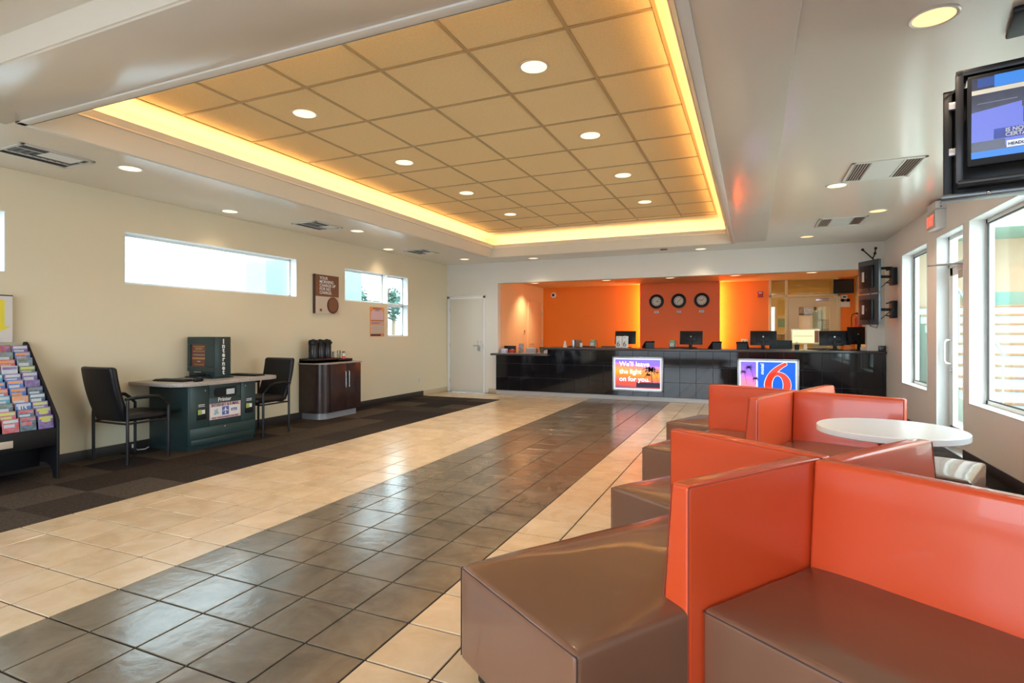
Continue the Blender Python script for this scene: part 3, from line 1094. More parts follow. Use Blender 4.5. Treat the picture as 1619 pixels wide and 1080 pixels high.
# ------------------------------------------------------------------ clocks
for k, (x, z, lb) in enumerate(((-2.06, 2.03, 'left'), (-1.56, 2.033, 'middle'), (-1.055, 2.036, 'right'))):
    t_ = thing('wall_clock', '%s one of three black rimmed round clocks on the orange wall' % lb, 'clock', (x, 13.28, z), 0, 'clocks on the orange wall')
    rot = Matrix.Rotation(pi / 2, 4, 'X')
    MB().lathe([(.108, .0), (.165, 0), (.168, .02), (.155, .04), (.125, .045), (.108, .03)], 36, mtx=rot, cap=False).build('rim', 'black', t_)
    MB().lathe([(0, .012), (.112, .012)], 36, mtx=rot, cap=False).build('dial', 'clockface', t_)
    for h_ in range(12):
        a = pi / 6 * h_
        MB().box(-.006, .006, -.0155, -.0125, .078, .098, mtx=Matrix.Rotation(a, 4, 'Y')).build('hour_mark', 'ink', t_, False)
    for L, a, wd in ((.055, (2.0, 3.6, 4.9)[k], .005), (.085, 0.8, .0035)):
        MB().box(-wd, wd, -.019, -.017, -.01, L, mtx=Matrix.Rotation(a, 4, 'Y')).build('hand', 'ink', t_, False)
    p_ = thing('clock_plaque', 'small white name plaque under the %s clock' % lb, 'plaque', (x, 13.28, z - .275), 0, 'plaques under the clocks')
    rbox('plate', 'paper', p_, -.052, .052, -.008, 0, 0, .05, .002)
    for zz in (.018, .030):
        rbox('print_line', 'ink', p_, -.035, .035, -.0095, -.008, zz, zz + .005)

# wall-wash lamps hidden behind the clock panel
for xx in (-2.40, -0.72):
    wp = rbox('wash_tube', 'edgeglow', pnl, xx - .02, xx + .02, 13.40, 13.44, .9, 2.42, smooth=False)

# small devices on orange walls
t_ = thing('security_camera', 'small round dome camera high on the left orange wall', 'camera', (-4.72, 13.6, 2.27))
MB().lathe([(0, .03), (.045, .025), (.07, .012), (.072, 0)], 24, mtx=Matrix.Rotation(pi / 2, 4, 'X')).build('mount', 'paper', t_)
MB().lathe([(0, .055), (.022, .05), (.035, .028)], 20, mtx=Matrix.Rotation(pi / 2, 4, 'X'), cap=False).build('dome', 'black', t_)
t_ = thing('fire_strobe', 'small red fire alarm strobe high on the orange wall right of the clocks', 'alarm', (.16, 13.6, 2.09))
rbox('body', 'red', t_, -.05, .06, -.05, 0, 0, .13, .006)
rbox('flash_lens', 'paper', t_, -.03, .04, -.06, -.05, .08, .12, .003)
t_ = thing('thermostat', 'small white box on the orange wall behind the third monitor', 'thermostat', (-.16, 13.6, 1.05))
rbox('cover', 'paper', t_, -.075, .075, -.03, 0, 0, .11, .008)
rbox('display', 'ink', t_, -.04, -.015, -.032, -.03, .05, .07)
t_ = thing('light_switch', 'small light switch plate on the peach side wall beside the inner door', 'switch', (-5.0, 12.28, 1.28), pi / 2)
rbox('plate', 'peach', t_, -.05, .05, -.006, 0, 0, .12, .002)
rbox('toggle', 'ink', t_, -.012, .012, -.015, -.006, .04, .08, .001)

# ------------------------------------------------------------------ glass office partition
pt = node('window_8', kind='structure')
Yp = 13.6
f = MB()
for a in ((.335, .385, 0, 2.56), (.66, .715, 0, 2.56), (1.665, 1.72, 0, 2.56), (.335, 1.72, 2.08, 2.13), (.335, 1.72, 2.50, 2.56)):
    f.box(a[0], a[1], Yp - .02, Yp + .10, a[2], a[3], .004, 1)
f.build('partition_frame', 'pale', pt)
for a in ((.385, .66, 2.13, 2.50), (.715, 1.665, 2.13, 2.50), (.385, .66, .1, 2.08)):
    rbox('pane', 'gglass', pt, a[0], a[1], Yp + .035, Yp + .041, a[2], a[3], smooth=False)
d4 = node('door_4', kind='structure')
f = MB()
for a in ((.725, .93, .01, 2.06), (1.52, 1.655, .01, 2.06), (.93, 1.52, .01, .25), (.93, 1.52, 1.86, 2.06)):
    f.box(a[0], a[1], Yp + .01, Yp + .06, a[2], a[3])
dl = f.build('door_leaf', 'pale', d4, False)
rbox('door_pane', 'gglass', dl, .93, 1.52, Yp + .03, Yp + .036, .25, 1.86, smooth=False)
MB().tube([(1.60, Yp + .01, 1.0), (1.60, Yp - .04, 1.0), (1.48, Yp - .04, 1.0)], .01).build('lever_handle', 'steel', dl)
rbox('closer', 'steel', dl, 1.25, 1.5, Yp - .04, Yp + .01, 1.98, 2.04, .005)
for x0, x1, lb in ((.0, .75, 'left'), (1.0, 1.75, 'right')):
    t_ = thing('ceiling_panel_light', 'glowing square panel light on the office ceiling, %s one' % lb, 'lamp', ((x0 + x1) / 2, 14.9, 2.72))
    rbox('diffuser', 'officelight', t_, -.30, .30, -.3, .3, -.012, -.002)
    rbox('frame', 'white', t_, -.33, .33, -.33, .33, -.006, 0)
    L = bpy.data.lights.new('panel_beam', 'AREA')
    L.size = .6
    L.energy = 16
    L.color = (1, .8, .5)
    lo = bpy.data.objects.new('panel_beam', L)
    COL.objects.link(lo)
    lo.parent = t_
    lo.location = (0, 0, -.03)
# things inside the office
t_ = thing('office_picture', 'dark framed picture seen through the office glass door', 'picture', (1.27, 16.99, 1.78))
rbox('frame', 'ink', t_, -.30, .30, -.03, 0, 0, .28, .004)
rbox('print', 'pic', t_, -.27, .27, -.034, -.03, .03, .25)
t_ = thing('office_window_blind', 'grey blind on the small window at the back of the office', 'blind', (1.84, 16.99, 1.0))
rbox('window_board', 'curtain', t_, -.14, .14, -.02, 0, -.1, 1.05)
for k in range(12):
    rbox('slat', 'blinds', t_, -.13, .13, -.045, -.025, k * .055, k * .055 + .045)
t_ = thing('office_curtain', 'pale pleated curtain hanging in the office', 'curtain', (1.60, 16.9, .4))
b = MB()
pts = [(.012 + .11 * math.sin(k * 1.6) * .25, k) for k in range(2)]
prof = [(-.10 + .2 * k / 40, .02 * sin(k * 1.1)) for k in range(41)]
poly = prof + [(p, q + .006) for p, q in prof[::-1]]
b.prism(poly, 0, 1.5, 'xy').build('cloth', 'curtain', t_)
t_ = thing('notice_board', 'small green notice board seen through the narrow office pane', 'board', (.80, 16.99, 1.45))
rbox('board', mat('board_green', (.16, .26, .16), .6), t_, -.15, .15, -.02, 0, 0, .24, .004)
rbox('frame', 'signcream', t_, -.165, .165, -.015, 0, -.015, .255, .004)
t_ = thing('wall_shelf', 'small light shelf below the green notice board in the office', 'shelf', (.80, 16.99, 1.25))
rbox('board', 'signcream', t_, -.15, .15, -.2, 0, 0, .02, .002)
rbox('bracket', 'steel', t_, -.12, -.11, -.18, 0, -.1, 0)
rbox('bracket', 'steel', t_, .11, .12, -.18, 0, -.1, 0)

# TV, outlet box and extinguisher on the right of the recess
t_ = thing('office_television', 'small black flat television high beside the office partition', 'television', (1.74, 13.40, 2.12), R(6))
rbox('panel', 'black', t_, -.19, .19, -.05, 0, 0, .30, .008)
rbox('screen', 'screenoff', t_, -.175, .175, -.053, -.05, .02, .285)
rbox('bracket', 'blackm', t_, -.04, .04, 0, .17, .08, .2, .004)
t_ = thing('emergency_light', 'white twin lamp emergency light under the small television', 'lamp', (1.80, 13.6, 1.84))
rbox('battery_box', 'paper', t_, -.09, .09, -.06, 0, 0, .12, .006)
for s_ in (-1, 1):
    MB().lathe([(.012, 0), (.035, .03), (.035, .045), (0, .045)], 16, (0, 0, 0), Matrix.Translation((s_ * .05, -.04, .13)) @ Matrix.Rotation(R(70), 4, 'X')).build('lamp_head', 'black', t_)
t_ = thing('alarm_bell_box', 'small pale junction box between the television and the emergency light', 'box', (1.79, 13.6, 2.01))
rbox('cover', 'paper', t_, -.055, .055, -.04, 0, 0, .09, .005)
rbox('speaker_slot', 'ink', t_, -.03, .03, -.042, -.04, .03, .06)
t_ = thing('fire_extinguisher', 'red fire extinguisher hung on the pale wall behind the wall monitors', 'extinguisher', (1.90, 12.6, 1.30))
MB().lathe([(0, 0), (.055, .005), (.06, .02), (.06, .26), (.045, .31), (.02, .335), (.02, .36), (0, .36)], 20).build('cylinder', 'red', t_)
MB().tube([(0, 0, .36), (-.03, 0, .38), (-.1, 0, .36), (-.12, 0, .30), (-.12, 0, .12)], .009).build('hose', 'black', t_)
rbox('valve_handle', 'black', t_, -.05, .03, -.01, .01, .36, .39, .003)
rbox('wall_hook', 'steel', t_, .05, .09, -.02, .02, .2, .24)


# ------------------------------------------------------------------ flat monitors on the counter (backs to us)
ZC = 1.0


def monitor(x, y, z, label, wdt=.42, hgt=.26, rz=0.0, tilt=-8, front=False, base=True, zb=.075, deep=False, m='black'):
    t_ = thing('computer_monitor', label, 'monitor', (x, y, z), rz, 'monitors on the reception desk')
    mt = Matrix.Translation((0, 0, zb)) @ Matrix.Rotation(R(tilt), 4, 'X')
    MB().box(-wdt / 2, wdt / 2, 0, .022, 0, hgt, .006, mtx=mt).build('screen_case', m, t_)
    MB().box(-wdt / 4, wdt / 4, -.02, .002, hgt * .22, hgt * .75, .010, mtx=mt).build('back_bulge', m, t_)
    MB().box(-wdt / 2 + .012, wdt / 2 - .012, .022, .0235, .012, hgt - .012, mtx=mt).build('screen', 'screenoff', t_, False)
    MB().cyl((0, 0), .014, 0, .003, mtx=mt @ Matrix.Translation((0, -.02, hgt * .58)) @ Matrix.Rotation(pi / 2, 4, 'X')).build('badge', 'steel', t_)
    MB().box(-.03, .03, -.035, -.015, .01, zb + .10, .004).build('neck', m, t_)
    MB().cushion(-.11, .11, -.09, .07, 0, .014, .006, 0, 3).build('foot', m, t_)
    MB().tube([(-.02, -.04, .09), (.0, -.06, .05), (.05, -.07, .012), (.12, -.06, .006)], .004).build('cable', m, t_)
    return t_


monitor(-2.33, 11.05, ZC, 'black monitor behind the white 66 card holder on the reception counter', rz=R(-4))
monitor(-1.075, 11.05, ZC, 'black monitor back in front of the clock panel on the reception counter', rz=R(-6))
monitor(.18, 11.05, ZC, 'black monitor back before the orange wall just left of the office glass', rz=R(-6), wdt=.44)
monitor(1.31, 11.05, ZC, 'wide black monitor back before the office glass door on the counter', rz=R(2), wdt=.47)
monitor(1.66, 11.08, ZC, 'taller square black monitor turned aside at the right end of the counter', rz=R(28), wdt=.34, hgt=.30, zb=.10, tilt=-4)
# lit monitor facing us, deeper in
t_ = thing('computer_monitor', 'pale monitor showing a yellow page, facing the lobby behind the counter', 'monitor', (.98, 12.6, .95), R(-6), 'monitors on the reception desk')
rbox('screen_case', 'curtain', t_, -.26, .26, 0, .04, .12, .42, .008)
rbox('screen', mat('yellow_screen', (.6, .6, .35), .3, emit=((.75, .72, .35), .7)), t_, -.235, .235, -.003, 0, .145, .395)
rbox('menu_line', 'ink', t_, -.22, .14, -.005, -.003, .28, .288)
rbox('side_bar', 'signbrown', t_, .16, .235, -.005, -.003, .15, .39)
rbox('neck', 'curtain', t_, -.03, .03, .01, .03, 0, .13)
rbox('foot', 'curtain', t_, -.1, .1, -.06, .1, 0, .012, .004)
dk = thing('back_desk', 'low tan desk behind the reception counter near the office glass', 'desk', (.9, 12.8, 0))
rbox('desktop', 'signcream', dk, -.75, .75, -.35, .35, .92, .95, .004)
for x in (-.7, .7):
    rbox('leg_panel', 'signcream', dk, x - .02, x + .02, -.3, .3, .001, .92)

# desk phones
def phone(x, y, z, rz, label, tilt=38):
    t_ = thing('desk_phone', label, 'telephone', (x, y, z), rz, 'phones on the reception desk')
    mt = Matrix.Rotation(R(tilt), 4, 'X')
    MB().box(-.10, .10, -.01, .20, 0, .02, .006, mtx=mt).build('body', 'black', t_)
    MB().prism([(-.02, 0), (.15, 0), (.15, .11), (.13, .11), (-.02, .012)], -.09, .09, 'yz', mtx=Matrix.Identity(4)).build('wedge_stand', 'black', t_, False)
    MB().tube([(-.075, .02, .03), (-.075, .04, .045), (-.075, .15, .045), (-.075, .17, .03)], .016, mtx=mt).build('handset', 'black', t_)
    MB().box(0, .08, .13, .18, .02, .0225, mtx=mt).build('display', 'silver', t_)
    for i in range(4):
        for j in range(3):
            MB().box(j * .026, j * .026 + .018, .02 + i * .026, .036 + i * .026, .02, .024, mtx=mt).build('key', 'steel', t_, False)
    return t_


phone(-1.90, 11.02, ZC, R(215), 'black desk phone right of the white card holder on the counter')
phone(-.68, 11.02, ZC, R(215), 'black desk phone between the second monitor and the orange wall wash')
phone(-.15, 11.0, ZC, R(170), 'grey desk phone left of the third monitor on the counter')

# round card terminals (green-grey, with a face toward the lobby)
for x, lb in ((-2.96, 'left of the first monitor'), (-1.40, 'left of the second monitor')):
    t_ = thing('card_terminal', 'grey oval card terminal on the counter ' + lb, 'terminal', (x, 10.95, ZC), R(-10), 'card terminals')
    rot = Matrix.Translation((0, 0, .085)) @ Matrix.Rotation(R(70), 4, 'X')
    MB().lathe([(0, .03), (.06, .028), (.072, .01), (.07, -.01), (0, -.02)], 24, mtx=rot @ Matrix.Diagonal((1, 1.25, 1, 1))).build('body', mat('terminal_grey', (.20, .22, .19), .4), t_)
    MB().box(-.035, .035, .02, .06, .028, .034, .002, mtx=rot).build('display', 'lcd', t_)
    for i in range(4):
        for j in range(3):
            MB().box(-.036 + j * .026, -.018 + j * .026, -.06 + i * .018, -.048 + i * .018, .027, .034, mtx=rot).build('key', 'letter', t_, False)
    MB().cyl((0, 0), .055, 0, .02).build('foot', 'black', t_)
    MB().tube([(.04, 0, .10), (.07, 0, .16), (.09, 0, .12), (.10, 0, .02)], .004).build('cable', 'red' if x > -2 else 'black', t_)

# white card holders with 66
t_ = thing('card_holder', 'white rack of folded 66 cards standing on the counter before the first monitor', 'card', (-2.34, 10.80, ZC))
for i, xx in enumerate((-.062, .062)):
    MB().box(-.058, .058, -.004, .004, .01, .235, .001, mtx=Matrix.Translation((xx, 0, 0)) @ Matrix.Rotation(R(-10), 4, 'X')).build('card', 'paper', t_)
    text('6', .15, 'ink', t_, (xx - .045, -.006, .03), 'numeral', bold=-.001, rot=(pi / 2 - R(10), 0, 0))
    rbox('print_line', 'ink', t_, xx - .03, xx + .01, .022, .026, .20, .206)
rbox('rack_foot', 'vase', t_, -.13, .13, -.05, .05, 0, .012, .002)

# keyboards, small boxes, books
def keyboard(x, y, z, rz, label, group=None, name='keyboard'):
    t_ = thing(name, label, 'keyboard', (x, y, z), rz, group)
    MB().box(-.22, .22, -.075, .075, 0, .016, .004).build('case', 'black', t_)
    ks = MB()
    for i in range(5):
        for j in range(15):
            ks.box(-.205 + j * .0275, -.205 + j * .0275 + .023, -.062 + i * .026, -.062 + i * .026 + .021, .016, .023)
    ks.build('keys', 'blackle', t_, False, kind='stuff')
    return t_


for x, lb in ((-3.32, 'long black keyboard at the left end of the high counter'), (-2.62, 'black keyboard under the first monitor'), (-1.20, 'black keyboard under the second monitor'),
              (.02, 'black keyboard beside the third monitor'), (1.12, 'black keyboard under the wide fourth monitor')):
    keyboard(x, 11.2, ZC, 0, lb, 'keyboards on the reception counter')
t_ = thing('brochure_stand', 'dark leaflet stand with brown and pale folders at the left of the high counter', 'stand', (-3.28, 10.92, ZC))
rbox('back_plate', 'black', t_, -.11, -.03, 0, .01, 0, .155, .003)
rbox('folder', 'steel', t_, -.10, -.055, -.03, 0, .01, .15, .002)
rbox('folder', 'signbrown', t_, -.04, .10, -.01, .0, 0, .15, .002)
rbox('folder', 'paper', t_, .07, .12, -.05, -.04, 0, .09, .002)
rbox('stand_foot', 'black', t_, -.12, .12, -.06, .03, 0, .01)
t_ = thing('paper_cup', 'small white folded card at the left end of the high counter', 'card', (-3.52, 10.85, ZC))
MB().prism([(-.03, 0), (.03, 0), (.005, .13), (-.002, .13)], -.03, .03).build('card', 'paper', t_, False)
t_ = thing('pen_pot', 'small dark pen pot beside the fourth monitor', 'pot', (.72, 10.95, ZC))
MB().lathe([(0, 0), (.035, 0), (.038, .09), (.034, .09), (.031, .005), (0, .005)], 18).build('pot', 'black', t_)
for k in range(4):
    MB().tube([(.01 * (k - 1.5), 0, .01), (.02 * (k - 1.5), .01 * (k % 2), .15)], .0035).build('pen', ('steel', 'blueprint', 'red', 'steel')[k], t_)

# black office chair back behind counter
t_ = thing('office_chair', 'black task chair backrest showing above the counter before the office glass', 'chair', (.50, 11.75, 0), R(8))
MB().cushion(-.20, .20, 0, .05, .72, 1.16, .03, 0, 8).build('backrest', 'blackle', t_)
MB().cushion(-.24, .24, -.02, .44, .44, .52, .03, .01, 6).build('seat', 'blackle', t_)
MB().tube([(0, .2, .08), (0, .2, .46)], .025).build('gas_column', 'blackm', t_)
MB().tube([(0, .22, .45), (0, -.04, .48), (0, -.05, .78)], .014).build('back_post', 'blackm', t_)
for k in range(5):
    a = 2 * pi * k / 5
    lg = MB().tube([(0, .2, .10), (.28 * cos(a), .2 + .28 * sin(a), .065)], [.022, .012]).build('base_spoke', 'blackm', t_)
    MB().cyl((0, 0), .03, -.02, .02, mtx=Matrix.Translation((.28 * cos(a), .2 + .28 * sin(a), .031)) @ Matrix.Rotation(pi / 2, 4, 'X')).build('castor', 'black', lg)

# right end: paper cups, small box
t_ = thing('paper_cup_stack', 'tan stack of paper cups at the right end of the counter', 'cups', (1.80, 10.86, ZC))
MB().lathe([(0, 0), (.047, 0), (.032, .15), (.03, .152), (0, .152)], 24).build('cups', 'cone', t_)
rbox('logo_mark', 'ink', t_, -.012, .012, -.043, -.038, .075, .09)
t_ = thing('small_carton', 'small tan carton left of the paper cups on the counter', 'box', (1.70, 10.84, ZC))
rbox('carton', 'signcream', t_, -.04, .04, -.04, .04, 0, .05, .003)
rbox('lid', 'cone', t_, -.042, .042, -.042, .042, .05, .056, .002)
t_ = thing('wire_basket', 'small orange tangle of cable beside the square monitor on the counter', 'cable', (1.50, 10.95, ZC))
pts = [(.055 * cos(k * .7) * (1 + .2 * sin(k * 2.1)), .04 * sin(k * .7), .05 + .035 * sin(k * .33)) for k in range(60)]
MB().tube(pts, .004, 6).build('wire', 'posteror', t_)
t_ = thing('sugar_shaker', 'small glass jar at the far right end of the counter', 'jar', (1.86, 10.84, ZC))
MB().lathe([(0, 0), (.022, 0), (.022, .05), (.015, .065), (0, .065)], 16).build('jar', 'vase', t_)
MB().lathe([(.017, .06), (.017, .075), (0, .08)], 16).build('cap', 'steel', t_)

# low counter clutter
ZL2 = .865
t_ = thing('dark_tray_box', 'dark open box at the left end of the low counter by the wall', 'box', (-4.86, 11.02, ZL2))
rbox('tray', 'black', t_, -.10, .14, 0, .10, 0, .15, .004)
t_ = thing('leaflet_box', 'pale lilac leaflet box at the left end of the low counter', 'box', (-4.84, 10.84, ZL2))
rbox('box', mat('lilac', (.55, .5, .7), .5), t_, -.09, .03, -.05, .05, 0, .085, .003)
rbox('leaflets', 'paper', t_, -.08, .02, -.04, .04, .085, .092)
t_ = thing('tissue_box', 'small red box beside the lilac leaflet box', 'box', (-4.70, 10.86, ZL2))
rbox('box', 'red', t_, -.06, .06, -.05, .05, 0, .07, .004)
rbox('tissue', 'paper', t_, -.02, .02, -.02, .02, .07, .08, .003)
t_ = thing('picture_card', 'dark patterned card standing at the back of the low counter', 'card', (-4.55, 10.98, ZL2))
MB().box(-.055, .055, -.004, .004, 0, .20, .001, mtx=Matrix.Rotation(R(-8), 4, 'X')).build('card', 'pic', t_)
rbox('foot', 'black', t_, -.04, .04, -.03, .04, 0, .008)
t_ = thing('grey_file_box', 'grey flat fronted file box in the middle of the low counter', 'box', (-4.24, 10.86, ZL2))
rbox('box', mat('file_grey', (.30, .27, .29), .5), t_, -.13, .10, -.05, .06, 0, .105, .003)
rbox('papers', 'paper', t_, -.10, .06, -.03, .05, .10, .112)
t_ = thing('desk_basket', 'small dark green basket right of the grey file box', 'basket', (-4.03, 10.96, ZL2))
MB().lathe([(0, 0), (.06, 0), (.085, .12), (.08, .125), (.055, .006), (0, .006)], 20).build('basket', mat('moss', (.12, .11, .05), .6), t_)
MB().lathe([(.078, .115), (.09, .12), (.088, .13), (.078, .128)], 20, cap=False).build('rim', 'black', t_)
t_ = thing('model_house', 'little tan house-shaped box at the right end of the low counter', 'box', (-3.90, 10.82, ZL2))
MB().prism([(-.06, 0), (.06, 0), (.06, .055), (0, .095), (-.06, .055)], -.03, .03).build('body', 'signcream', t_, False)
MB().prism([(-.07, .05), (0, .10), (.07, .05), (.07, .06), (0, .11), (-.07, .06)], -.035, .035).build('roof', 'ink', t_, False)
t_ = thing('loose_papers', 'white loose papers lying along the front of the low counter', 'papers', (-4.45, 10.72, ZL2))
for k in range(5):
    MB().box(-.10, .10, -.05, .05, .001 + k * .002, .0025 + k * .002, mtx=Matrix.Translation((-.35 + k * .2, .01 * (k % 3), 0)) @ Matrix.Rotation(R(7 * (k % 3) - 7), 4, 'Z')).build('sheet', 'paper', t_, False)

# ------------------------------------------------------------------ two monitors on swing mounts, right wall
for k, (z0, hgt, lb) in enumerate(((1.90, .50, 'upper'), (1.42, .46, 'lower'))):
    t_ = thing('wall_monitor', '%s of two black monitors on swing arms at the right wall end' % lb, 'monitor', (1.63, 9.95, z0), 0, 'monitors on the right wall')
    mt = Matrix.Rotation(R(-66), 4, 'Z')
    MB().box(-.22, .26, -.02, .02, 0, hgt, .008, mtx=mt).build('screen_case', mat('slate_plastic', (.045, .055, .07), .35) if k == 0 else bpy.data.materials['slate_plastic'], t_)
    MB().box(-.14, .16, -.06, -.018, .08, hgt - .08, .012, mtx=mt).build('back_bulge', 'black', t_)
    MB().box(-.06, -.01, -.064, -.060, hgt * .35, hgt * .65, mtx=mt).build('rating_label', 'curtain', t_)
    MB().box(-.20, .24, .02, .022, .02, hgt - .02, mtx=mt).build('screen', 'screenoff', t_, False)
    p0 = mt @ Vector((0.03, -.06, hgt * .5))
    MB().tube([p0, (p0.x - .0 + .12, p0.y + .03, hgt * .5)], .028).build('tilt_joint', 'blackm', t_)
    MB().tube([(p0.x + .10, p0.y + .03, hgt * .5), (.30, .06, hgt * .5)], .022).build('swing_arm', 'blackm', t_)
    MB().box(.29, .36, -.06, .14, hgt * .5 - .13, hgt * .5 + .13, .008).build('wall_bracket', 'black', t_)
    for dz in (-.09, 0, .09):
        MB().tube([(.22, -.02, hgt * .5 + dz), (.30, -.02, hgt * .5 + dz * 1.2)], .010).build('bracket_bar', 'blackm', t_)
    MB().tube([(p0.x + .02, p0.y, .12), (p0.x + .06, p0.y, -.02), (p0.x + .14, p0.y, -.05), (p0.x + .17, p0.y + .02, .06), (.28, .02, .2)], .006).build('cable', 'black', t_)
t_ = thing('surveillance_bracket', 'thin black arm bracket with round ends above the upper wall monitor', 'bracket', (1.80, 10.2, 2.38))
MB().tube([(0, 0, -.06), (-.07, .02, .08), (-.20, .05, .23)], .010).build('arm', 'black', t_)
MB().tube([(-.07, .02, .08), (-.04, .02, .15), (-.03, .02, .24)], .009).build('arm', 'black', t_)
for p in ((-.20, .05, .23), (-.04, .02, .16), (-.03, .02, .24)):
    MB().sphere(p, .022, 6).build('knob', 'black', t_)
MB().box(.0, .185, -.02, .02, -.10, -.06, .004).build('mount_plate', 'black', t_)

# ------------------------------------------------------------------ hanging television (top right)
tv = thing('hanging_television', 'black flat television in a metal bracket frame hung from the ceiling at top right', 'television', (1.0, 3.40, 2.08), R(-13))
mt = Matrix.Translation((0, 0, 0)) @ Matrix.Rotation(R(7), 4, 'X')


def tvp(b, name, m, **k):
    return b.build(name, m, tv, **k)


MB().box(-.035, .76, -.13, -.09, .02, .435, .008, mtx=mt).build('screen_case', 'black', tv)
MB().box(-.02, .735, -.1315, -.130, .055, .42, mtx=mt).build('screen', mat('tv_dark_picture', (.02, .02, .03), .2, var=(9, 1, (.05, .05, .10)), emit=((.03, .03, .06), .5)), tv, False)
TVB = mat('tv_blue', (.08, .10, .42), .3, emit=((.16, .20, .68), .55))
TVC = mat('tv_cyan', (.01, .03, .2), .3, emit=((.03, .28, .85), .6))
TVW = mat('tv_cream', (.5, .47, .4), .3, emit=((.6, .55, .42), .5))
for a, m_ in (((-.02, .735, .055, .085), TVC), ((-.02, .735, .13, .19), TVB), ((-.02, .16, .19, .26), TVB), ((-.02, .735, .345, .365), TVW),
              ((.06, .735, .367, .42), TVC), ((.10, .735, .10, .13), TVB), ((.06, .735, .132, .178), mat('tv_caption_bar', (.02, .03, .12), .3, emit=((.02, .05, .25), .5)))):
    MB().box(a[0], a[1], -.1325, -.1315, a[2], a[3], mtx=mt).build('picture_area', m_, tv, False)
MB().prism([(-.02, .195), (.155, .205), (.155, .285), (-.02, .265)], -.1335, -.1325, mtx=mt).build('picture_area', TVB, tv, False)
o = text('IS NOT DI\nCERTAND TH', .024, 'letter', tv, (0, 0, 0), 'caption_lettering', bold=.0008, line=.85)
o.matrix_local = mt @ Matrix.Translation((.10, -.1335, .158))
rb = MB().box(.105, .21, -.1335, -.1325, .088, .118, mtx=mt).build('caption_plate', 'white_emit', tv, False)
o = text('HEADLINES', .018, 'ink', tv, (0, 0, 0), 'caption_lettering', bold=.0006)
o.matrix_local = mt @ Matrix.Translation((.11, -.1345, .096))
for a in ((.0, .06, .375, .415), (.20, .34, .382, .40), (.42, .47, .37, .41), (.52, .66, .385, .415)):
    MB().box(a[0], a[1], -.1330, -.1325, a[2], a[3], mtx=mt).build('picture_area', mat('tv_silhouette', (.01, .02, .10), .3, emit=((.02, .08, .35), .5)) if a[0] == 0 else bpy.data.materials['tv_silhouette'], tv, False)  # dark silhouettes within the television picture
for a in ((.19, .195, .20, .34), (.21, .30, .25, .262), (.33, .42, .28, .31), (.34, .40, .23, .255), (.0, .14, .300, .304), (.20, .5, .325, .329)):
    MB().box(a[0], a[1], -.1330, -.1325, a[2], a[3], mtx=mt).build('picture_area', mat('tv_grey', (.1, .1, .14), .3, emit=((.16, .16, .24), .5)) if a[0] == .19 else bpy.data.materials['tv_grey'], tv, False)
# middle frame
b = MB()
b.box(-.075, -.045, -.10, -.02, -.06, .485, .004)
b.box(-.075, .80, -.10, -.02, .455, .485, .004)
b.box(.76, .80, -.10, -.02, -.06, .50, .004)
b.build('bracket_frame', 'blackm', tv)
MB().box(-.07, .80, -.15, -.02, -.075, -.055, .004).build('bracket_shelf', 'blackm', tv)
# rear cage
b = MB()
b.box(-.12, -.085, 0, .08, -.10, .42, .004)
b.prism([(-.12, .40), (-.085, .42), (-.03, .50), (-.03, .46), (-.12, .38)], .0, .08)
b.box(.78, .815, 0, .08, -.12, .42, .004)
b.box(-.12, .815, .06, .08, -.10, .45, .003)
b.build('rear_cage', 'black', tv)
MB().box(-.13, .83, -.04, .09, -.115, -.095, .004).build('bracket_shelf', 'darksteel', tv)
for z in (.33, .10):
    MB().box(-.10, -.06, -.02, .01, z, z + .035, .003).build('spacer_plate', 'silver', tv)
MB().tube([(.33, .04, .40), (.33, .04, .715)], .035).build('drop_pole', 'blackm', tv)
MB().box(.13, .53, -.12, .18, .69, .719, .008).build('ceiling_plate', 'black', tv)
for x in (.05, .4):
    MB().sphere((x, -.042, -.105), .010, 5).build('bolt', 'chrome', tv)

# ------------------------------------------------------------------ sofas
def sofa_meshes():
    """module: bench 0.70 x 1.20 with an orange back along its right side; origin at the bench centre on the floor"""
    D = {}
    x0, x1, y0, y1 = -.35, .35, -.60, .60
    # bench: L-shaped plan = full part plus the part beside the back, made as one cushion with the back standing in its corner
    D['bench'] = MB().cushion(x0, x1 - .004, y0, y1, .075, .43, .022, .016, 12, wr=.004).mesh('bench')
    s_ = MB()
    z = .418
    s_.tube([(x0 + .004, y0 + .004, z), (x1 - .008, y0 + .004, z)], .0028, 6)
    s_.tube([(x0 + .004, y0 + .004, z), (x0 + .004, y1 - .004, z)], .0028, 6)
    s_.tube([(x0 + .004, y0 + .004, .09), (x0 + .004, y0 + .004, z)], .0024, 6)
    s_.tube([(x1 - .008, y0 + .004, .09), (x1 - .008, y0 + .004, z)], .0024, 6)
    D['seam'] = s_.mesh('seam')
    D['base'] = MB().box(x0 + .05, x1 - .05, y0 + .05, y1 - .05, 0.002, .08, .004).mesh('base')

    # back: a in y from y1-.76 .. y1, x from x1-.105 .. x1 leaning
    def lean(P):
        u = max(0, (P.z - .40) / .42)
        P.x += .035 * u * min(1, (x1 - P.x) / .10)
        return P
    ybk = y1 - .76
    D['backrest'] = MB().cushion(x1 - .105, x1, ybk, y1 - .004, .02, .82, .014, .006, 8, lean=lean).mesh('backrest')
    s_ = MB()
    zt = .814
    s_.tube([(x1 - .003, ybk + .003, .05), (x1 - .003, ybk + .003, zt - .003)], .0022, 6)
    s_.tube([(x1 - .003, ybk + .003, zt), (x1 - .003, y1 - .006, zt)], .0022, 6)
    s_.tube([(x1 - .104, ybk + .004, .44), (x1 - .070, ybk + .004, zt)], .0022, 6)
    D['piping'] = s_.mesh('piping')
    return D


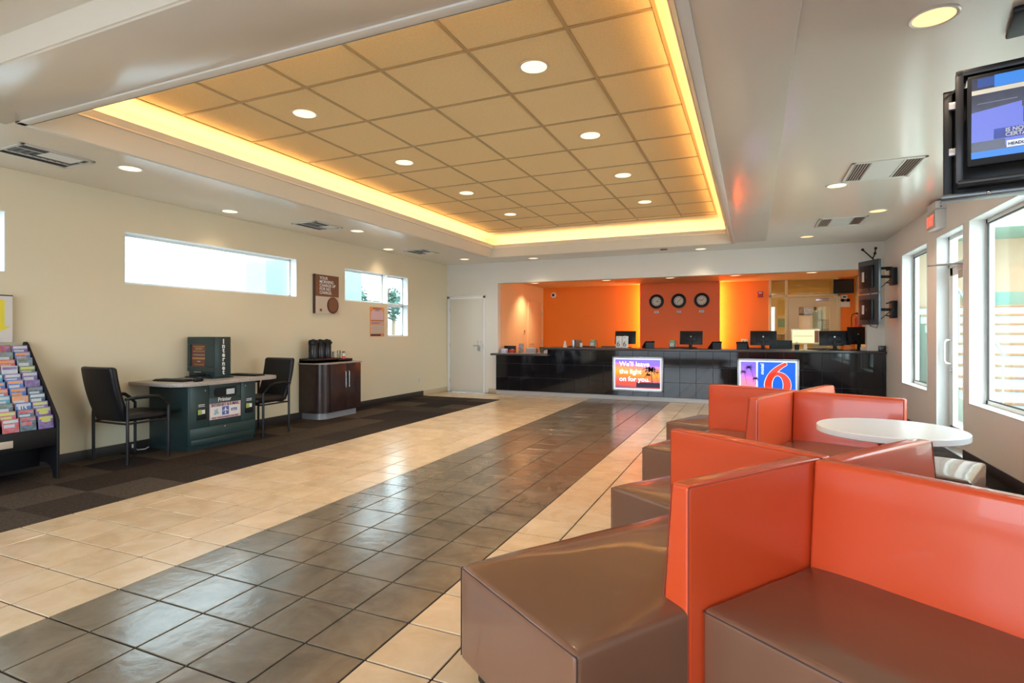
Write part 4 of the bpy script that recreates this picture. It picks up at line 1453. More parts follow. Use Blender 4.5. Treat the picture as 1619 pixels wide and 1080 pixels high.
SD = sofa_meshes()
for k, m_ in (('bench', 'brownle'), ('seam', 'seam'), ('base', 'black'), ('backrest', 'orangele'), ('piping', 'seamor')):
    SD[k].materials.append(M[m_])


def sofa(cx_, cy_, th, k, label, group):
    a = -th - k * pi / 2
    off = Matrix.Rotation(a, 4, 'Z') @ Vector((-.35, -.60, 0))
    t_ = thing('sofa', label, 'sofa', (cx_ + off.x, cy_ + off.y, 0), a, group)
    bn = place(SD['bench'], 'bench', None, t_)
    place(SD['seam'], 'seam', None, bn)
    place(SD['base'], 'base', None, t_)
    bk = place(SD['backrest'], 'backrest', None, t_, label='orange leather')
    place(SD['piping'], 'piping', None, bk)


G1 = 'pinwheel sofas of the near cluster'
G2 = 'pinwheel sofas of the far cluster'
sofa(.248, 2.427, R(34.5), 0, 'brown bench sofa with orange back in the foreground, its corner jutting toward the tiled aisle', G1)
sofa(.248, 2.427, R(34.5), 1, 'brown and orange bench sofa of the near cluster poking left beyond the near partition', G1)
sofa(.248, 2.427, R(34.5), 2, 'brown and orange bench sofa of the near cluster turned toward the round white table', G1)
sofa(.248, 2.427, R(34.5), 3, 'brown sofa with a wide orange back filling the bottom right corner', G1)
sofa(.33, 5.13, R(22.5), 0, 'brown and orange bench sofa of the far cluster nearest the camera on the aisle side', G2)
sofa(.33, 5.13, R(22.5), 1, 'brown and orange bench sofa of the far cluster reaching farthest left toward the counter', G2)
sofa(.33, 5.13, R(22.5), 2, 'bench sofa of the far cluster on its counter side, mostly hidden by orange backs', G2)
sofa(.33, 5.13, R(22.5), 3, 'far cluster sofa behind the round table, its brown end reaching the window wall', G2)

# round table
tb_ = thing('round_table', 'round white laminate table on a black column between the sofa clusters', 'table', (.736, 3.86, 0))
MB().lathe([(0, .705), (.36, .705), (.375, .71), (.375, .74), (.37, .744), (0, .744)], 64).build('table_top', 'tabletop', tb_)
MB().box(-.05, .05, -.05, .05, .02, .705, .008).build('column', 'blackm', tb_)
MB().box(-.2, .2, -.03, .03, .69, .705, .003).box(-.03, .03, -.2, .2, .69, .7035, .003).build('top_bracket', 'black', tb_)
MB().lathe([(0, .002), (.22, .002), (.22, .012), (.06, .03), (0, .03)], 32).build('foot_plate', 'black', tb_)

# ------------------------------------------------------------------ internet kiosk (faces +x, built facing -y and turned)
ky = 4.555
kk = thing('internet_kiosk', 'dark green internet kiosk desk with speckled grey top against the left wall', 'kiosk', (XL, ky, 0), pi / 2)
# local x = world y - ky ; local -y = world +x (out of the wall)
bx0, bx1, dep = 4.11 - ky, 5.0 - ky, .64
rbox('cabinet', 'green', kk, bx0, bx1, -dep, -.005, .05, .725, .004)
rbox('kick_base', 'green', kk, bx0 + .01, bx1 - .01, -dep + .03, -.01, 0.001, .05)
rbox('plinth_skirt', 'green', kk, bx0 + .03, bx1 - .03, -dep - .008, -dep, .055, .12, .002)


def desk(bm):
    x0, x1, yf, yb_ = 3.88 - ky, 5.27 - ky, -.83, -.005
    r = .22
    pts = []
    for cx_, cy_, a0 in ((x0 + r, yf + r, 180), (x1 - r, yf + r, 270)):
        for k in range(9):
            a = R(a0 + k * 90 / 8)
            pts.append((cx_ + r * cos(a), cy_ + r * sin(a)))
    pts += [(x1, yb_), (x0, yb_)]
    return pts


MB().prism(desk(None), .728, .765, 'xy', .004, 2).build('desktop', 'speckle', kk)
yf = -dep - .006
mx = bx0 + .245
mx2 = bx1 - .215
pl = rbox('side_panel', 'greenlt', kk, bx0 + .02, mx, yf, -dep, .25, .715, .003)
MB().cyl((0, 0), .009, 0, .012, mtx=Matrix.Translation((mx - .05, yf, .655)) @ Matrix.Rotation(pi / 2, 4, 'X')).build('lock', 'chrome', pl)
pc = MB().box(mx + .008, mx2 - .008, yf, -dep, .25, .56, .003).box(mx + .008, mx2 - .008, yf, -dep, .675, .715, .003).box(mx + .008, mx + .07, yf, -dep, .56, .675).box(mx2 - .07, mx2 - .008, yf, -dep, .56, .675).build('printer_panel', 'greenlt', kk)
pr = rbox('side_panel', 'greenlt', kk, mx2, bx1 - .01, yf, -dep, .25, .715, .003)
MB().cyl((0, 0), .009, 0, .012, mtx=Matrix.Translation((mx2 + .05, yf, .665)) @ Matrix.Rotation(pi / 2, 4, 'X')).build('lock', 'chrome', pr)
dr = rbox('drawer_panel', 'greenlt', kk, bx0 + .02, bx1 - .01, yf, -dep, .125, .242, .003)
MB().cyl((0, 0), .009, 0, .012, mtx=Matrix.Translation((0, yf, .225)) @ Matrix.Rotation(pi / 2, 4, 'X')).build('lock', 'chrome', dr)
# printer slot: dark rounded mouth
w0, w1 = mx + .065, mx2 - .065
pts = []
r = .045
for cx_, a0 in ((w1 - r, -90), (w0 + r, 90)):
    for k in range(9):
        a = R(a0 + k * 180 / 8)
        pts.append((cx_ + r * cos(a), .617 + .048 * sin(a)))
MB().prism(pts, yf - .003, yf + .003).build('printer_slot', 'black', pc, False)
rbox('printed_sheet', 'paper', pc, (w0 + w1) / 2 + .01, w1 - .03, yf - .006, yf - .003, .585, .648, .003)
text('Printer', .062, 'letter', pc, ((w0 + w1) / 2 - .01, yf - .001, .515), 'printer_lettering', 'CENTER', bold=.0012)
st = rbox('notice_sheet', 'pink', pc, mx + .01, mx2 - .008, yf - .0015, yf, .315, .495)
rbox('notice_field', 'paper', st, mx + .02, mx2 - .018, yf - .002, yf - .0015, .345, .455)
text('INTERNET & E-MAIL', .045, 'ink', st, ((mx + mx2) / 2, yf - .0025, .460), 'notice_lettering', 'CENTER', xs=.92, bold=.0008)
text('PRINT YOUR BOARDING PASS HERE', .022, 'ink', st, ((mx + mx2) / 2, yf - .0025, .323), 'notice_lettering', 'CENTER', bold=.0004, xs=.98)
rbox('plane_badge', 'blueprint', st, (mx + mx2) / 2 - .045, (mx + mx2) / 2 + .045, yf - .003, yf - .002, .355, .45, .001)
cxp = (mx + mx2) / 2
pp = MB()
pp.prism([(cxp - .006, .365), (cxp + .006, .365), (cxp + .006, .435), (cxp, .444), (cxp - .006, .435)], yf - .0036, yf - .003)
pp.prism([(cxp - .036, .392), (cxp, .415), (cxp + .036, .392), (cxp + .036, .399), (cxp, .427), (cxp - .036, .399)], yf - .0038, yf - .0032)
pp.prism([(cxp - .015, .366), (cxp, .376), (cxp + .015, .366), (cxp, .382)], yf - .0038, yf - .0032)
pp.build('plane_print', 'letter', st, False)
bl = MB()
for i, (dx, dz, rr) in enumerate(((0, 0, .018), (.018, -.02, .014), (-.014, -.025, .016), (.012, .02, .010), (-.02, .012, .008))):
    bl.prism([(cxp - .12 + dx + rr * cos(k * pi / 6), .405 + dz + rr * sin(k * pi / 6)) for k in range(12)], yf - .0030, yf - .0022)
bl.build('bead_print', mat('teal_print', (.30, .50, .58), .5), st, False)
rbox('logo_print', 'blueprint', st, cxp + .075, cxp + .155, yf - .003, yf - .002, .39, .42, .001)
text('Speed', .022, 'letter', st, (cxp + .115, yf - .0035, .397), 'notice_lettering', 'CENTER')
# card readers
for par, xx in ((pl, mx - .09), (pr, mx2 + .11)):
    rd = rbox('card_reader', 'black', par, xx - .055, xx + .055, yf - .012, yf, .335, .455, .003)
    rbox('reader_display', 'lcd', rd, xx - .05, xx - .005, yf - .014, yf - .012, .395, .45)
    rbox('reader_label', 'paper', rd, xx - .003, xx + .035, yf - .014, yf - .012, .40, .445)
    for q in range(2):
        rbox('slot_print', 'letter', rd, xx - .035, xx + .04, yf - .003, yf - .001, .480 + q * .018, .487 + q * .018)
# screen housing: faces -y (world), turned so that its screens look along the wall
hx0, hx1 = 4.53 - ky, 4.765 - ky
hy0, hy1 = -.50, -.06     # world x = XL + .50 .. XL + .06
hs = MB().box(hx0 + .02, hx1 - .0, hy0, hy1, .775, 1.25, .006).box(hx0 - .02, hx1 + .02, hy0 - .02, hy1 + .02, .765, .778, .003).build('screen_housing', 'green', kk)
fr = MB()
fx = hx0 + .02
for a in ((hy0, hy1, .84, .90), (hy0, hy1, 1.16, 1.25), (hy0, hy0 + .14, .90, 1.16), (hy1 - .05, hy1, .90, 1.16)):
    fr.box(fx - .022, fx, a[0], a[1], a[2], a[3], .003, 1)
fr.build('screen_bezel', 'green', hs)
sc_ = rbox('kiosk_screen', 'screenbrown', hs, fx - .004, fx - .001, hy0 + .14, hy1 - .05, .90, 1.16, smooth=False)
for z_, h_, wd, m_ in ((1.130, .010, .18, 'gold'), (1.102, .016, .12, 'gold'), (1.075, .010, .20, 'gold'), (1.035, .003, .2, 'letter'), (.985, .022, .22, 'gold'), (.957, .005, .05, 'letter'), (.92, .006, .16, 'gold')):
    c_ = (hy0 + .14 + hy1 - .05) / 2
    rbox('screen_line', m_, sc_, fx - .0055, fx - .004, c_ - wd / 2, c_ + wd / 2, z_, z_ + h_)
rbox('drive_slot', 'black', hs, fx - .012, fx, hy0 + .16, hy0 + .32, .785, .825, .004)
rbox('drive_label', 'letter', hs, fx - .013, fx - .011, hy0 + .22, hy0 + .34, .832, .838)
MB().tube([(fx - .01, hy0 + .10, .80), (fx - .03, hy0 + .08, .795), (fx - .04, hy0 + .05, .79)], .012).build('headset_knob', 'black', hs)
for k, ch in enumerate('Internet'):
    text(ch, .078, 'letter', hs, ((hx0 + hx1) / 2 + .015, hy0 - .002, 1.17 - k * .0515), 'internet_lettering', 'CENTER', bold=.0025)

keyboard(-5.86, 4.13, .765, R(4), 'black keyboard on the near half of the kiosk desktop', 'keyboards on the kiosk')
keyboard(-5.80, 5.04, .765, R(184), 'black keyboard on the far half of the kiosk desktop', 'keyboards on the kiosk')
t_ = thing('computer_mouse', 'small black mouse at the front of the kiosk desktop beside the keyboard', 'mouse', (-5.56, 4.20, .765), R(10))
MB().cushion(-.03, .03, -.055, .055, 0, .036, .017, .004, 5).build('shell', 'black', t_)
MB().cyl((0, 0), .007, -.003, .003, mtx=Matrix.Translation((0, .03, .038)) @ Matrix.Rotation(pi / 2, 4, 'Y')).build('wheel', 'steel', t_)


# ------------------------------------------------------------------ black armchairs
def armchair(loc, rz, label):
    """faces +y locally"""
    t_ = thing('armchair', label, 'chair', loc, rz, 'black armchairs at the kiosk')
    W = .27
    # back: curved pad
    def lean(P):
        u = max(0, P.z - .45)
        P.y -= .26 * u + .03 * math.sin(min(1, u / .5) * pi) * .6
        P.y += .20 * (P.x * P.x) * 1.6
        P.x *= 1 - .10 * min(1, max(0, (.55 - P.z) / .2))
        return P
    MB().cushion(-.245, .245, -.245, -.175, .42, .965, .03, .0, 10, lean=lean).build('backrest', 'blackle', t_)
    MB().cushion(-.235, .235, -.20, .27, .415, .485, .032, .018, 10).build('seat', 'blackle', t_)
    for s_ in (-1, 1):
        MB().tube([(s_ * W, -.215, .0), (s_ * W, -.215, .645)], .0145, 10).build('leg', 'blackm', t_)
        MB().tube([(s_ * W, .20, .0), (s_ * W, .20, .55)], .0145, 10).build('leg', 'blackm', t_)
        MB().tube([(s_ * W, .20, .545), (s_ * W, .15, .60), (s_ * W, .09, .645), (s_ * W, .0, .655), (s_ * W, -.13, .655), (s_ * W, -.235, .645)], [.013, .016, .019, .019, .018, .014], 10).build('armrest', 'black', t_)
        MB().tube([(s_ * W, -.21, .405), (s_ * W, .20, .405)], .010, 8).build('side_rail', 'blackm', t_)
    MB().tube([(-W, -.215, .40), (W, -.215, .40)], .010, 8).build('rear_rail', 'blackm', t_)
    MB().tube([(-W, .20, .40), (W, .20, .40)], .010, 8).build('front_rail', 'blackm', t_)
    return t_


armchair((-5.88, 3.70, 0), R(0), 'black leather armchair at the near end of the kiosk, its back to the brochure rack')
armchair((-5.82, 5.27, 0), R(180), 'black leather armchair at the far end of the kiosk beside the coffee cabinet')

# ------------------------------------------------------------------ coffee cabinet
cc = thing('coffee_cabinet', 'dark espresso coffee cabinet with a rounded corner and two doors by the left wall', 'cabinet', (XL, 6.80, 0), pi / 2)
u0, u1, dp = 6.36 - 6.80, 7.23 - 6.80, .44


def rc_poly(x0, x1, d, r, over=0.0):
    pts = []
    for k in range(9):
        a = R(180 + k * 90 / 8)
        pts.append((x0 + r + r * cos(a), -d + r + r * sin(a)))
    pts += [(x1, -d), (x1, -.004), (x0, -.004)]
    return pts


MB().prism(rc_poly(u0, u1, dp, .15), .10, .825, 'xy').build('carcass', 'espresso', cc)
MB().prism(rc_poly(u0 + .05, u1 - .04, dp - .05, .13), .001, .10, 'xy').build('plinth', 'silver', cc)
MB().prism(rc_poly(u0 - .02, u1 + .02, dp + .025, .16), .825, .845, 'xy', .003, 1).build('worktop', 'speckle', cc)
dxa = u0 + .17
dxm = (dxa + u1 - .01) / 2
for a0, a1, hx in ((dxa, dxm - .002, dxm - .04), (dxm + .002, u1 - .006, dxm + .04)):
    dd = rbox('door', 'espresso', cc, a0, a1, -dp - .018, -dp, .11, .818, .003)
    MB().tube([(hx, -dp - .018, .45), (hx, -dp - .045, .46), (hx, -dp - .045, .70), (hx, -dp - .018, .71)], .006).build('handle', 'chrome', dd)


# trays + airpots + cups
def tray(y0, y1, label, hgt):
    t_ = thing('serving_tray', label, 'tray', (-6.08, (y0 + y1) / 2, .845), pi / 2, 'trays on the coffee cabinet')
    W = (y1 - y0) / 2
    d = .15
    rbox('tray_floor', 'espresso', t_, -W, W, -d, d, 0, hgt - .022, .002)
    for a in ((-W, W, -d, -d + .012), (-W, W, d - .012, d), (-W, -W + .012, -d, d), (W - .012, W, -d, d)):
        rbox('tray_side', 'espresso', t_, *a, 0, hgt, .002)
    return t_


tray(6.36, 6.86, 'long dark wooden tray under the three coffee flasks', .065)
tray(6.87, 7.20, 'short dark wooden tray under the cups and glass', .045)
for k, (y, lb) in enumerate(((6.455, 'nearest'), (6.60, 'middle'), (6.745, 'farthest'))):
    t_ = thing('airpot', '%s of three black pump coffee flasks on the espresso cabinet' % lb, 'flask', (-6.05, y, .89), pi / 2, 'coffee airpots')
    MB().lathe([(0, 0), (.062, 0), (.066, .01), (.066, .225), (.060, .235), (0, .235)], 28).build('body', 'blackm', t_)
    MB().lathe([(.064, .222), (.070, .235), (.068, .28), (.055, .30), (0, .302)], 28, cap=False).build('lid', 'black', t_)
    MB().prism([(-.09, .245), (-.095, .262), (-.02, .305), (.0, .29), (-.03, .25)], -.022, .022, 'yz').build('spout', 'black', t_)
    MB().tube([(-.068, .0, .25), (-.09, -.01, .20), (-.10, -.015, .16), (-.088, -.01, .13)] if k == 0 else [(.068, 0, .28), (.085, 0, .26), (.08, 0, .22)], .008).build('carry_handle', 'black', t_)
    MB().cyl((0, .0), .022, .30, .312).build('pump_button', 'blackm', t_)
for y, n_, lb in ((6.93, 6, 'stack of white paper cups on the coffee tray'), ):
    t_ = thing('paper_cups', lb, 'cups', (-6.06, y, .87))
    for k in range(5):
        MB().lathe([(0, k * .012), (.026, k * .012), (.035, k * .012 + .085), (.033, k * .012 + .085), (.024, k * .012 + .004), (0, k * .012 + .004)], 20).build('cup', 'signcream', t_)
t_ = thing('stirrer_glass', 'clear glass of stirrers on the coffee tray', 'glass', (-6.05, 7.02, .87))
MB().lathe([(0, 0), (.030, 0), (.038, .14), (.035, .14), (.028, .006), (0, .006)], 24).build('glass', 'vase', t_)
for k in range(6):
    MB().tube([(.012 * cos(k), .012 * sin(k), .01), (.024 * cos(k), .024 * sin(k), .15)], .0022, 5).build('stirrer', 'bark', t_)
t_ = thing('sugar_bottle', 'small bottle with a red label and white cap on the coffee tray', 'bottle', (-6.04, 7.12, .87))
MB().lathe([(0, 0), (.026, 0), (.028, .01), (.028, .085), (.02, .10), (.02, .115), (0, .115)], 20).build('bottle', 'paper', t_)
MB().lathe([(.0285, .015), (.0285, .055)], 20, cap=False).build('wrap', 'snackred', t_)
MB().lathe([(.022, .105), (.022, .13), (0, .132)], 16).build('cap', 'nosing', t_)
t_ = thing('napkins', 'flat white napkins lying on the short coffee tray', 'napkins', (-6.02, 7.06, .8685))
for k in range(4):
    rbox('napkin', 'paper', t_, -.08, .06, -.08, .08, .0005 + k * .0004, .0008 + k * .0004, smooth=False)

# ------------------------------------------------------------------ wall signs
t_ = thing('coffee_sign', 'brown sign reading YOUR MORNING CHARGE UP FOR NO CHARGE above the coffee cabinet', 'sign', (XL, 6.915, 1.60), pi / 2)
rbox('board', 'signcream', t_, -.265, .265, -.05, -.004, 0, .61, .004)
rbox('edge', 'cupbrown', t_, -.268, -.262, -.052, -.002, -.001, .611)
rbox('brown_field', 'signbrown', t_, -.262, .262, -.0515, -.05, .27, .607)
text('YOUR\nMORNING\nCHARGE UP\nFOR NO\nCHARGE.', .066, 'letter', t_, (-.175, -.052, .535), 'sign_lettering', bold=.001, line=.86)
MB().cyl((0, 0), .132, 0, .003, 40, mtx=Matrix.Translation((.125, -.050, .135)) @ Matrix.Rotation(pi / 2, 4, 'X') @ Matrix.Diagonal((1, 1.0, 1, 1))).build('cup_print', 'cupbrown', t_)
MB().cyl((0, 0), .108, 0, .003, 40, mtx=Matrix.Translation((.125, -.0525, .145)) @ Matrix.Rotation(pi / 2, 4, 'X')).build('coffee_print', 'signbrown', t_)
rbox('square_mark', 'signbrown', t_, -.17, -.12, -.0515, -.05, .035, .075)

t_ = thing('notice_poster', 'narrow orange and pink notice poster between the window and the coffee cabinet', 'poster', (XL, 8.25, 1.23), pi / 2)
rbox('sheet', 'posteror', t_, -.205, .205, -.006, 0, 0, .53, .001)
rbox('upper_field', 'pink', t_, -.18, .18, -.007, -.006, .30, .44)
MB().prism([(-.18, .44), (.18, .44), (.11, .49), (-.08, .49)], -.007, -.006).build('upper_field', 'pink', t_, False)
rbox('middle_field', mat('rose', (.6, .42, .42), .6), t_, -.19, .19, -.007, -.006, .22, .27)
rbox('lower_field', 'signcream', t_, -.19, .19, -.007, -.006, .06, .21)
rbox('footer_band', 'ink', t_, -.19, .10, -.0075, -.006, .01, .042)
for z_ in (.290,):
    rbox('rule', 'ink', t_, -.18, .19, -.008, -.006, z_, z_ + .006)
for i, z_ in enumerate((.255, .240, .228)):
    rbox('print_line', 'ink', t_, -.17, .12 - .04 * i, -.008, -.007, z_, z_ + .004)
text('NOTICE TO\nGUESTS', .045, 'ink', t_, (0, -.008, .49), 'poster_lettering', 'CENTER', line=.7)
for i in range(6):
    rbox('print_line', mat('soft_ink', (.35, .27, .24), .6) if i == 0 else bpy.data.materials['soft_ink'], t_, -.16, .02 if i % 2 else .14, -.008, -.007, .08 + i * .02, .083 + i * .02)

t_ = thing('wall_outlet', 'white electrical outlet low on the left wall near the far corner', 'outlet', (XL, 9.62, .30), pi / 2)
rbox('plate', 'paper', t_, -.035, .035, -.005, 0, 0, .11, .002)
rbox('socket', 'signcream', t_, -.016, .016, -.007, -.005, .02, .045)
rbox('socket', 'signcream', t_, -.016, .016, -.007, -.005, .065, .09)
t_ = thing('extension_cord', 'short white power cord on the floor behind the near armchair', 'cord', (XL, 3.95, .03), pi / 2)
MB().tube([(-.02, -.02, .03), (0, -.05, -.015), (.07, -.07, -.018), (.13, -.04, -.01)], .006).build('cord', 'paper', t_)
MB().box(-.04, .0, -.03, -.013, .01, .05, .004).build('plug', 'paper', t_)

# ------------------------------------------------------------------ brochure rack
RY = 2.43            # centre along the wall
rk = thing('brochure_rack', 'tall black tiered brochure rack against the left wall at the picture edge', 'rack', (XL, RY, 0), pi / 2)
hw = .50
pro = [(-.54, .0), (-.565, .0), (-.565, .53), (-.555, .55), (-.08, 1.20), (-.055, 1.225), (-.02, 1.22), (-.015, 1.20), (-.015, .12), (-.06, .12), (-.10, .0), (-.06, 0)]
side = [(-.565, .002), (-.565, .52), (-.548, .555), (-.085, 1.195), (-.06, 1.215), (-.03, 1.215), (-.018, 1.195), (-.018, .10), (-.20, .10), (-.25, .12), (-.38, .13), (-.45, .11), (-.49, .06), (-.50, .002)]
for s_ in (-1, 1):
    MB().prism(side, s_ * hw - .011, s_ * hw + .011, 'yz', .003, 1).build('side_panel', 'blackle' if False else 'black', rk, False)
rbox('front_apron', 'black', rk, -hw + .011, hw - .011, -.560, -.545, .30, .455, .002)
rbox('lower_rail', 'black', rk, -hw + .011, hw - .011, -.545, -.30, .30, .315, .002)
rbox('foot_rail', 'black', rk, -hw + .011, hw - .011, -.30, -.285, .09, .45, .002)
rbox('label_holder', 'signcream', rk, .02, .17, -.563, -.560, .335, .395, .001)
NT = 11
dz = (1.14 - .46) / NT
dy = (.55 - .10) / NT
for k in range(NT):
    z = .455 + k * dz
    y = -.545 + k * dy
    rbox('tier_step', 'black', rk, -hw + .011, hw - .011, y, y + dy + .01, z - .012, z, smooth=False)
    rbox('tier_riser', 'black', rk, -hw + .011, hw - .011, y + dy, y + dy + .006, z - .012, z + dz - .012, smooth=False)
BC = {}


def bmat(rgb):
    if rgb not in BC:
        BC[rgb] = mat('brochure_print', rgb, .3, var=(28, .75, tuple(min(1, q * .5 + .12 + .25 * ((i * 7 + len(BC) * 3) % 3) / 2) for i, q in enumerate(rgb))))
    return BC[rgb]


purple, blue, orange_, dkg, yel, redc, whit, olive, teal, grey = (.22, .08, .30), (.05, .12, .50), (.80, .28, .03), (.05, .055, .06), (.62, .60, .05), (.60, .05, .04), (.62, .60, .62), (.16, .17, .06), (.04, .30, .42), (.22, .20, .22)
cols = {  # columns counted from the right end of the rack
    0: [(purple, yel), (purple, yel), (purple, yel), (dkg, whit), (dkg, grey), (purple, purple), (purple, whit), (olive, yel), (grey, olive), (blue, orange_), (purple, whit)],
    1: [(dkg, redc), (dkg, redc), (blue, whit), (orange_, orange_), (blue, orange_), (blue, orange_), (purple, whit), (whit, purple), (redc, orange_), (olive, grey), (purple, redc)],
    2: [(redc, whit), (redc, yel), (dkg, olive), (teal, whit), (redc, orange_), (blue, orange_), (teal, whit), (whit, blue), (redc, whit), (yel, olive), (purple, whit)],
    3: [(blue, whit), (olive, whit), (orange_, yel), (dkg, redc), (purple, whit), (teal, yel), (whit, redc), (blue, whit), (olive, yel), (redc, whit), (grey, blue)],
}
cname = {purple: 'purple', blue: 'blue', orange_: 'orange', dkg: 'black', yel: 'yellow', redc: 'red', whit: 'white', olive: 'olive', teal: 'teal', grey: 'grey'}
tiers = ['lowest', 'second lowest', 'third', 'fourth', 'fifth', 'middle', 'seventh', 'eighth', 'ninth', 'second highest', 'highest']
side_n = ['right end', 'second', 'third', 'fourth']
for c_ in range(4):
    for k in range(NT):
        a, b2 = cols[c_][k]
        wb_ = .115
        xx = hw - .075 - c_ * .128 + random.uniform(-.004, .004)
        z = .455 + k * dz
        y = -.545 + k * dy + .016
        # world location of the foot
        loc = (XL - (y), RY + xx, z)
        t_ = thing('brochure', '%s and %s brochure, %s tier of the rack, %s column from the right' % (cname[a], cname[b2], tiers[k], ('first', 'second', 'third', 'fourth')[c_]), 'brochure', loc, pi / 2 + R(random.uniform(-2, 2)), 'brochures in the rack')
        mt = Matrix.Rotation(R(-6), 4, 'X')
        hgt = .118 + random.uniform(-.008, .008)
        MB().box(-wb_ / 2, wb_ / 2, 0, .010, .001, hgt, .001, 1, mtx=mt).build('leaflet', bmat(a), t_, False)
        MB().box(-wb_ / 2 + .006, wb_ / 2 - .006, -.0012, 0, hgt * .72, hgt * .92, mtx=mt).build('title_band', bmat(b2), t_, False)
        if k < 2 and c_ == 0:
            MB().prism([(.038 * cos(q * pi / 8), hgt * .62 + .017 * sin(q * pi / 8)) for q in range(16)], -.002, -.001, mtx=mt).build('oval_print', bmat(yel), t_, False)
        elif c_ == 1 and k == 2:
            o = text('$15', .045, 'letter', t_, (0, 0, 0), 'price_lettering', 'CENTER', bold=.001)
            o.matrix_local = mt @ Matrix.Translation((-.01, -.003, hgt * .45))
        else:
            MB().box(-wb_ / 2 + .010, wb_ / 2 - .03, -.0012, 0, hgt * .40, hgt * .62, mtx=mt).build('photo_print', bmat(b2 if (k + c_) % 2 else whit), t_, False)
# arrow poster
t_ = thing('arrow_poster', 'white poster with a big yellow arrow standing on the brochure rack', 'poster', (XL + .06, 2.50, 1.215), pi / 2)
rbox('sheet', 'paper', t_, -.32, .32, -.012, -.006, 0, .42, .001)
rbox('top_edge', 'ink', t_, -.322, .322, -.014, -.004, .415, .425)
MB().prism([(-.05, .38), (-.05, .14), (-.13, .14), (.09, .02), (.31, .14), (.262, .14), (.262, .38)], -.0135, -.012).build('arrow_print', 'yellow', t_, False)
rbox('rear_easel', 'black', t_, -.30, .30, -.004, .03, 0, .012)

# ------------------------------------------------------------------ outside, right: stair building
og = rbox('ground', mat('bounce_paving', (.5, .48, .44), .9), None, XR + .2, 30, -15, 40, -.15, -.02, smooth=False, kind='structure')  # paving made paler than the concrete to bounce daylight through the right windows
rbox('ground', 'asphalt', None, -60, XL - .16, -25, 60, -.15, -.02, smooth=False, kind='structure')
rbox('ground', 'asphalt', None, XL - .16, XR + .2, -25, YREAR - .2, -.15, -.02, smooth=False, kind='structure')
tag(rbox('roof_overhang', 'pastel', None, XR + .2, XR + .42, -3, 11, 2.72, 2.95, .01), 'pale green roof overhang outside above the glass door', 'overhang')
st = thing('outdoor_staircase', 'outdoor concrete staircase with tan nosings seen through the right windows', 'stairs', (4.4, 10.6, 0))
for k in range(11):
    sp = rbox('step', 'concrete', st, -1.55, 2.0, -.9 + k * .30, -.9 + 3.6, -.02 + k * .165, .145 + k * .165, smooth=False)
    rbox('nosing', 'nosing', sp, -1.55, 2.0, -.915 + k * .30, -.88 + k * .30, .115 + k * .165, .149 + k * .165, .003)
hr = MB()
for x in (-1.2, 1.8):
    hr.tube([(x, -.85, 1.0), (x, 2.4, 1.0 + 3.25 * .55)], .022)
    for k in range(0, 11, 2):
        hr.tube([(x, -.8 + k * .3, .1 + k * .165), (x, -.8 + k * .3, 1.02 + k * .165)], .012)
hr.build('handrail', 'railmetal', st)
sb = thing('stair_building', 'peach stucco building with a seafoam base and upper gallery behind the stairs', 'building', (6, 13.9, 0))
rbox('wall', 'stucco', sb, -3.7, 12, 0, .3, 1.0, 7, smooth=False)
rbox('base_wall', 'seafoam', sb, -2.1, 12, -.06, 0, -.02, 2.1, smooth=False)
rbox('gallery_slab', 'pastel', sb, -3.7, 12, -1.6, 0, 3.15, 3.42, smooth=False)
rbox('orange_patch', 'posteror', sb, -.6, 1.4, -.03, 0, 2.35, 2.95, smooth=False)
rail = MB()
for k in range(70):
    x = -3.6 + k * .12
    rail.box(x, x + .03, -1.58, -1.55, 3.42, 4.55)
rail.box(-3.7, 5, -1.60, -1.53, 4.55, 4.62)
rail.build('baluster', 'railmetal', sb, False, kind='stuff')
rbox('side_wall', 'pastel', sb, -3.9, -3.6, -3.2, .3, -.02, 7, smooth=False)
ben = thing('patio_chair', 'blue and white patio chair outside the near right window', 'chair', (3.3, 8.0, 0), R(20))
MB().tube([(-.25, -.2, .0), (-.25, -.2, .62), (-.22, .25, .66), (-.22, .3, .02)], .014).tube([(.25, -.2, .0), (.25, -.2, .62), (.22, .25, .66), (.22, .3, .02)], .014).build('side_frame', 'paper', ben)
rbox('seat', 'blueprint', ben, -.24, .24, -.22, .22, .40, .43, .008)
MB().box(-.24, .24, -.012, .012, .43, .85, .008, mtx=Matrix.Translation((0, .22, 0)) @ Matrix.Rotation(R(-12), 4, 'X')).build('backrest', 'blueprint', ben)
tb2 = thing('patio_table', 'light blue patio table outside by the near right window', 'table', (3.75, 9.0, 0))
MB().lathe([(0, .70), (.38, .70), (.40, .72), (0, .73)], 32).build('table_top', 'skyblue', tb2)
MB().tube([(0, 0, .0), (0, 0, .70)], .03).build('column', 'railmetal', tb2)
MB().lathe([(0, .0), (.22, .0), (.2, .03), (0, .04)], 24).build('foot_plate', 'railmetal', tb2)

# ------------------------------------------------------------------ outside, left
nb_ = thing('neighbour_wall', 'pale blue wall pier outside the right end of the long left window', 'wall', (-8.25, 7.72, 0))
rbox('pier', 'skyblue', nb_, -.25, .25, -.35, 2.3, -.02, 4.2, smooth=False)
rbox('coping', 'skyblue', nb_, -.28, .28, -.38, 2.33, 4.2, 4.3)
pw = thing('power_lines', 'three dark overhead wires outside the long left window', 'wires', (-20, 12, 0))
for z, d in ((7.1, 0), (6.2, .3), (5.8, .6)):
    MB().tube([(d, -14, z + .5), (d, -1.5, z), (d, 12, z + .4)], .02, 6).build('wire', 'black', pw)
MB().tube([(0, -14, 0), (0, -14, 8.2)], .12).build('pole', 'bark', pw)
MB().tube([(.3, 12, 0), (.3, 12, 8.2)], .12).build('pole', 'bark', pw)


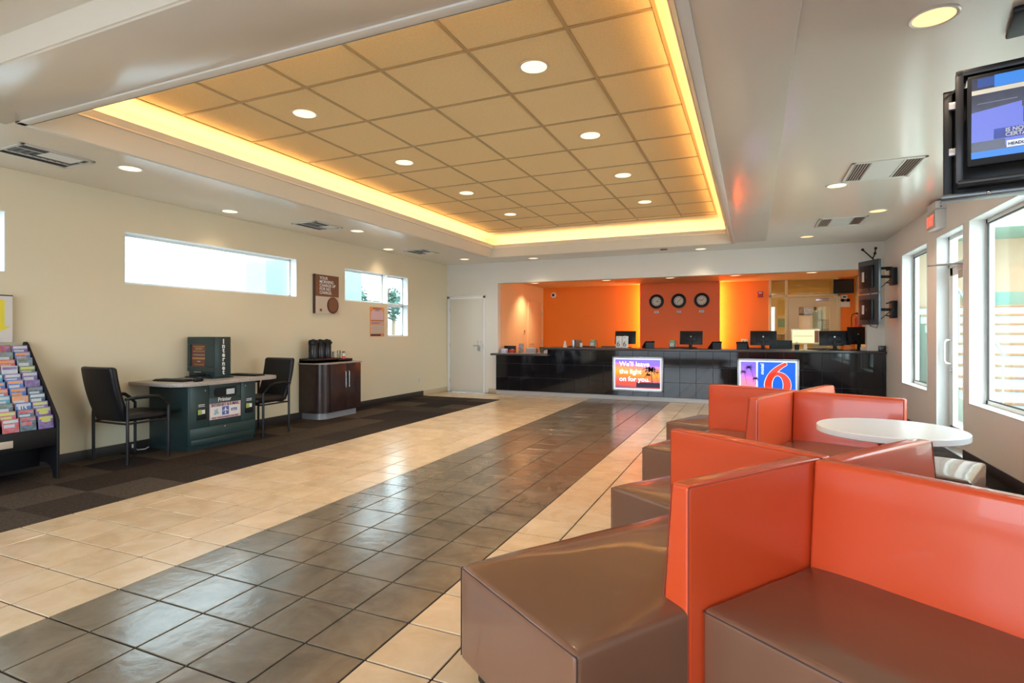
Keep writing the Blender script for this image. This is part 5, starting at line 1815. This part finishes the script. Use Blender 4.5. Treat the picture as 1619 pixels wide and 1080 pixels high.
def tree(x, y, h, r, label):
    t_ = thing('street_tree', label, 'tree', (x, y, 0), 0, 'trees outside the left windows')
    MB().tube([(0, 0, 0), (.05, 0, h * .5), (0, .05, h * .8)], [.12, .09, .04]).build('trunk', 'bark', t_)
    lv = bmesh.new()
    rnd = random.Random(int(x * 10 + y))
    for k in range(700):
        a, b_2 = rnd.uniform(0, 2 * pi), rnd.uniform(-1, 1)
        rr = r * rnd.uniform(.3, 1) ** .5
        c_ = Vector((rr * cos(a) * math.sqrt(1 - b_2 * b_2) * .7, rr * sin(a) * math.sqrt(1 - b_2 * b_2) * .7, h * .7 + rr * b_2 * 1.3))
        q = Matrix.Rotation(rnd.uniform(0, 6.3), 3, 'Z') @ Matrix.Rotation(rnd.uniform(0, 3), 3, 'X')
        s_ = rnd.uniform(.07, .14)
        vs = [lv.verts.new(c_ + q @ Vector(p) * s_) for p in ((-1, 0, 0), (0, -.5, .1), (1, 0, 0), (0, .5, .1))]
        lv.faces.new(vs)
    me = bpy.data.meshes.new('foliage')
    lv.to_mesh(me)
    lv.free()
    o_ = place(me, 'foliage', 'leaf', t_, False, kind='stuff')


tree(-17.5, 21.5, 3.7, .9, 'green tree seen at the left of the L-shaped window')
tree(-17.5, 24.5, 4.0, .7, 'slim tree seen in the middle of the L-shaped window')
tree(-17.5, 27.5, 3.6, .8, 'slim tree seen in the right pane of the L-shaped window')
tree(-15.0, 25.2, 2.0, .8, 'low bush seen in the lower pane of the L-shaped window')
hb = thing('far_house', 'pale blue house with a balcony seen through the L-shaped window', 'house', (-24, 28, 0))
rbox('wall', 'skyblue', hb, -3, 1, -5, 3.5, 0, 3.4, smooth=False)
rbox('roof', 'curtain', hb, -3.3, 1.3, -5.3, 3.8, 3.4, 3.6)
rbox('balcony_slab', 'skyblue', hb, 1, 2.2, -5, 6, 2.9, 3.1)
for k in range(4):
    rbox('window', 'ink', hb, 1, 1.04, -4.3 + k * 1.9, -3.3 + k * 1.9, 1.2, 2.4)
MB().tube([(2.2, -5, 3.9), (2.2, 6, 3.9)], .04).build('balcony_rail', 'railmetal', hb)
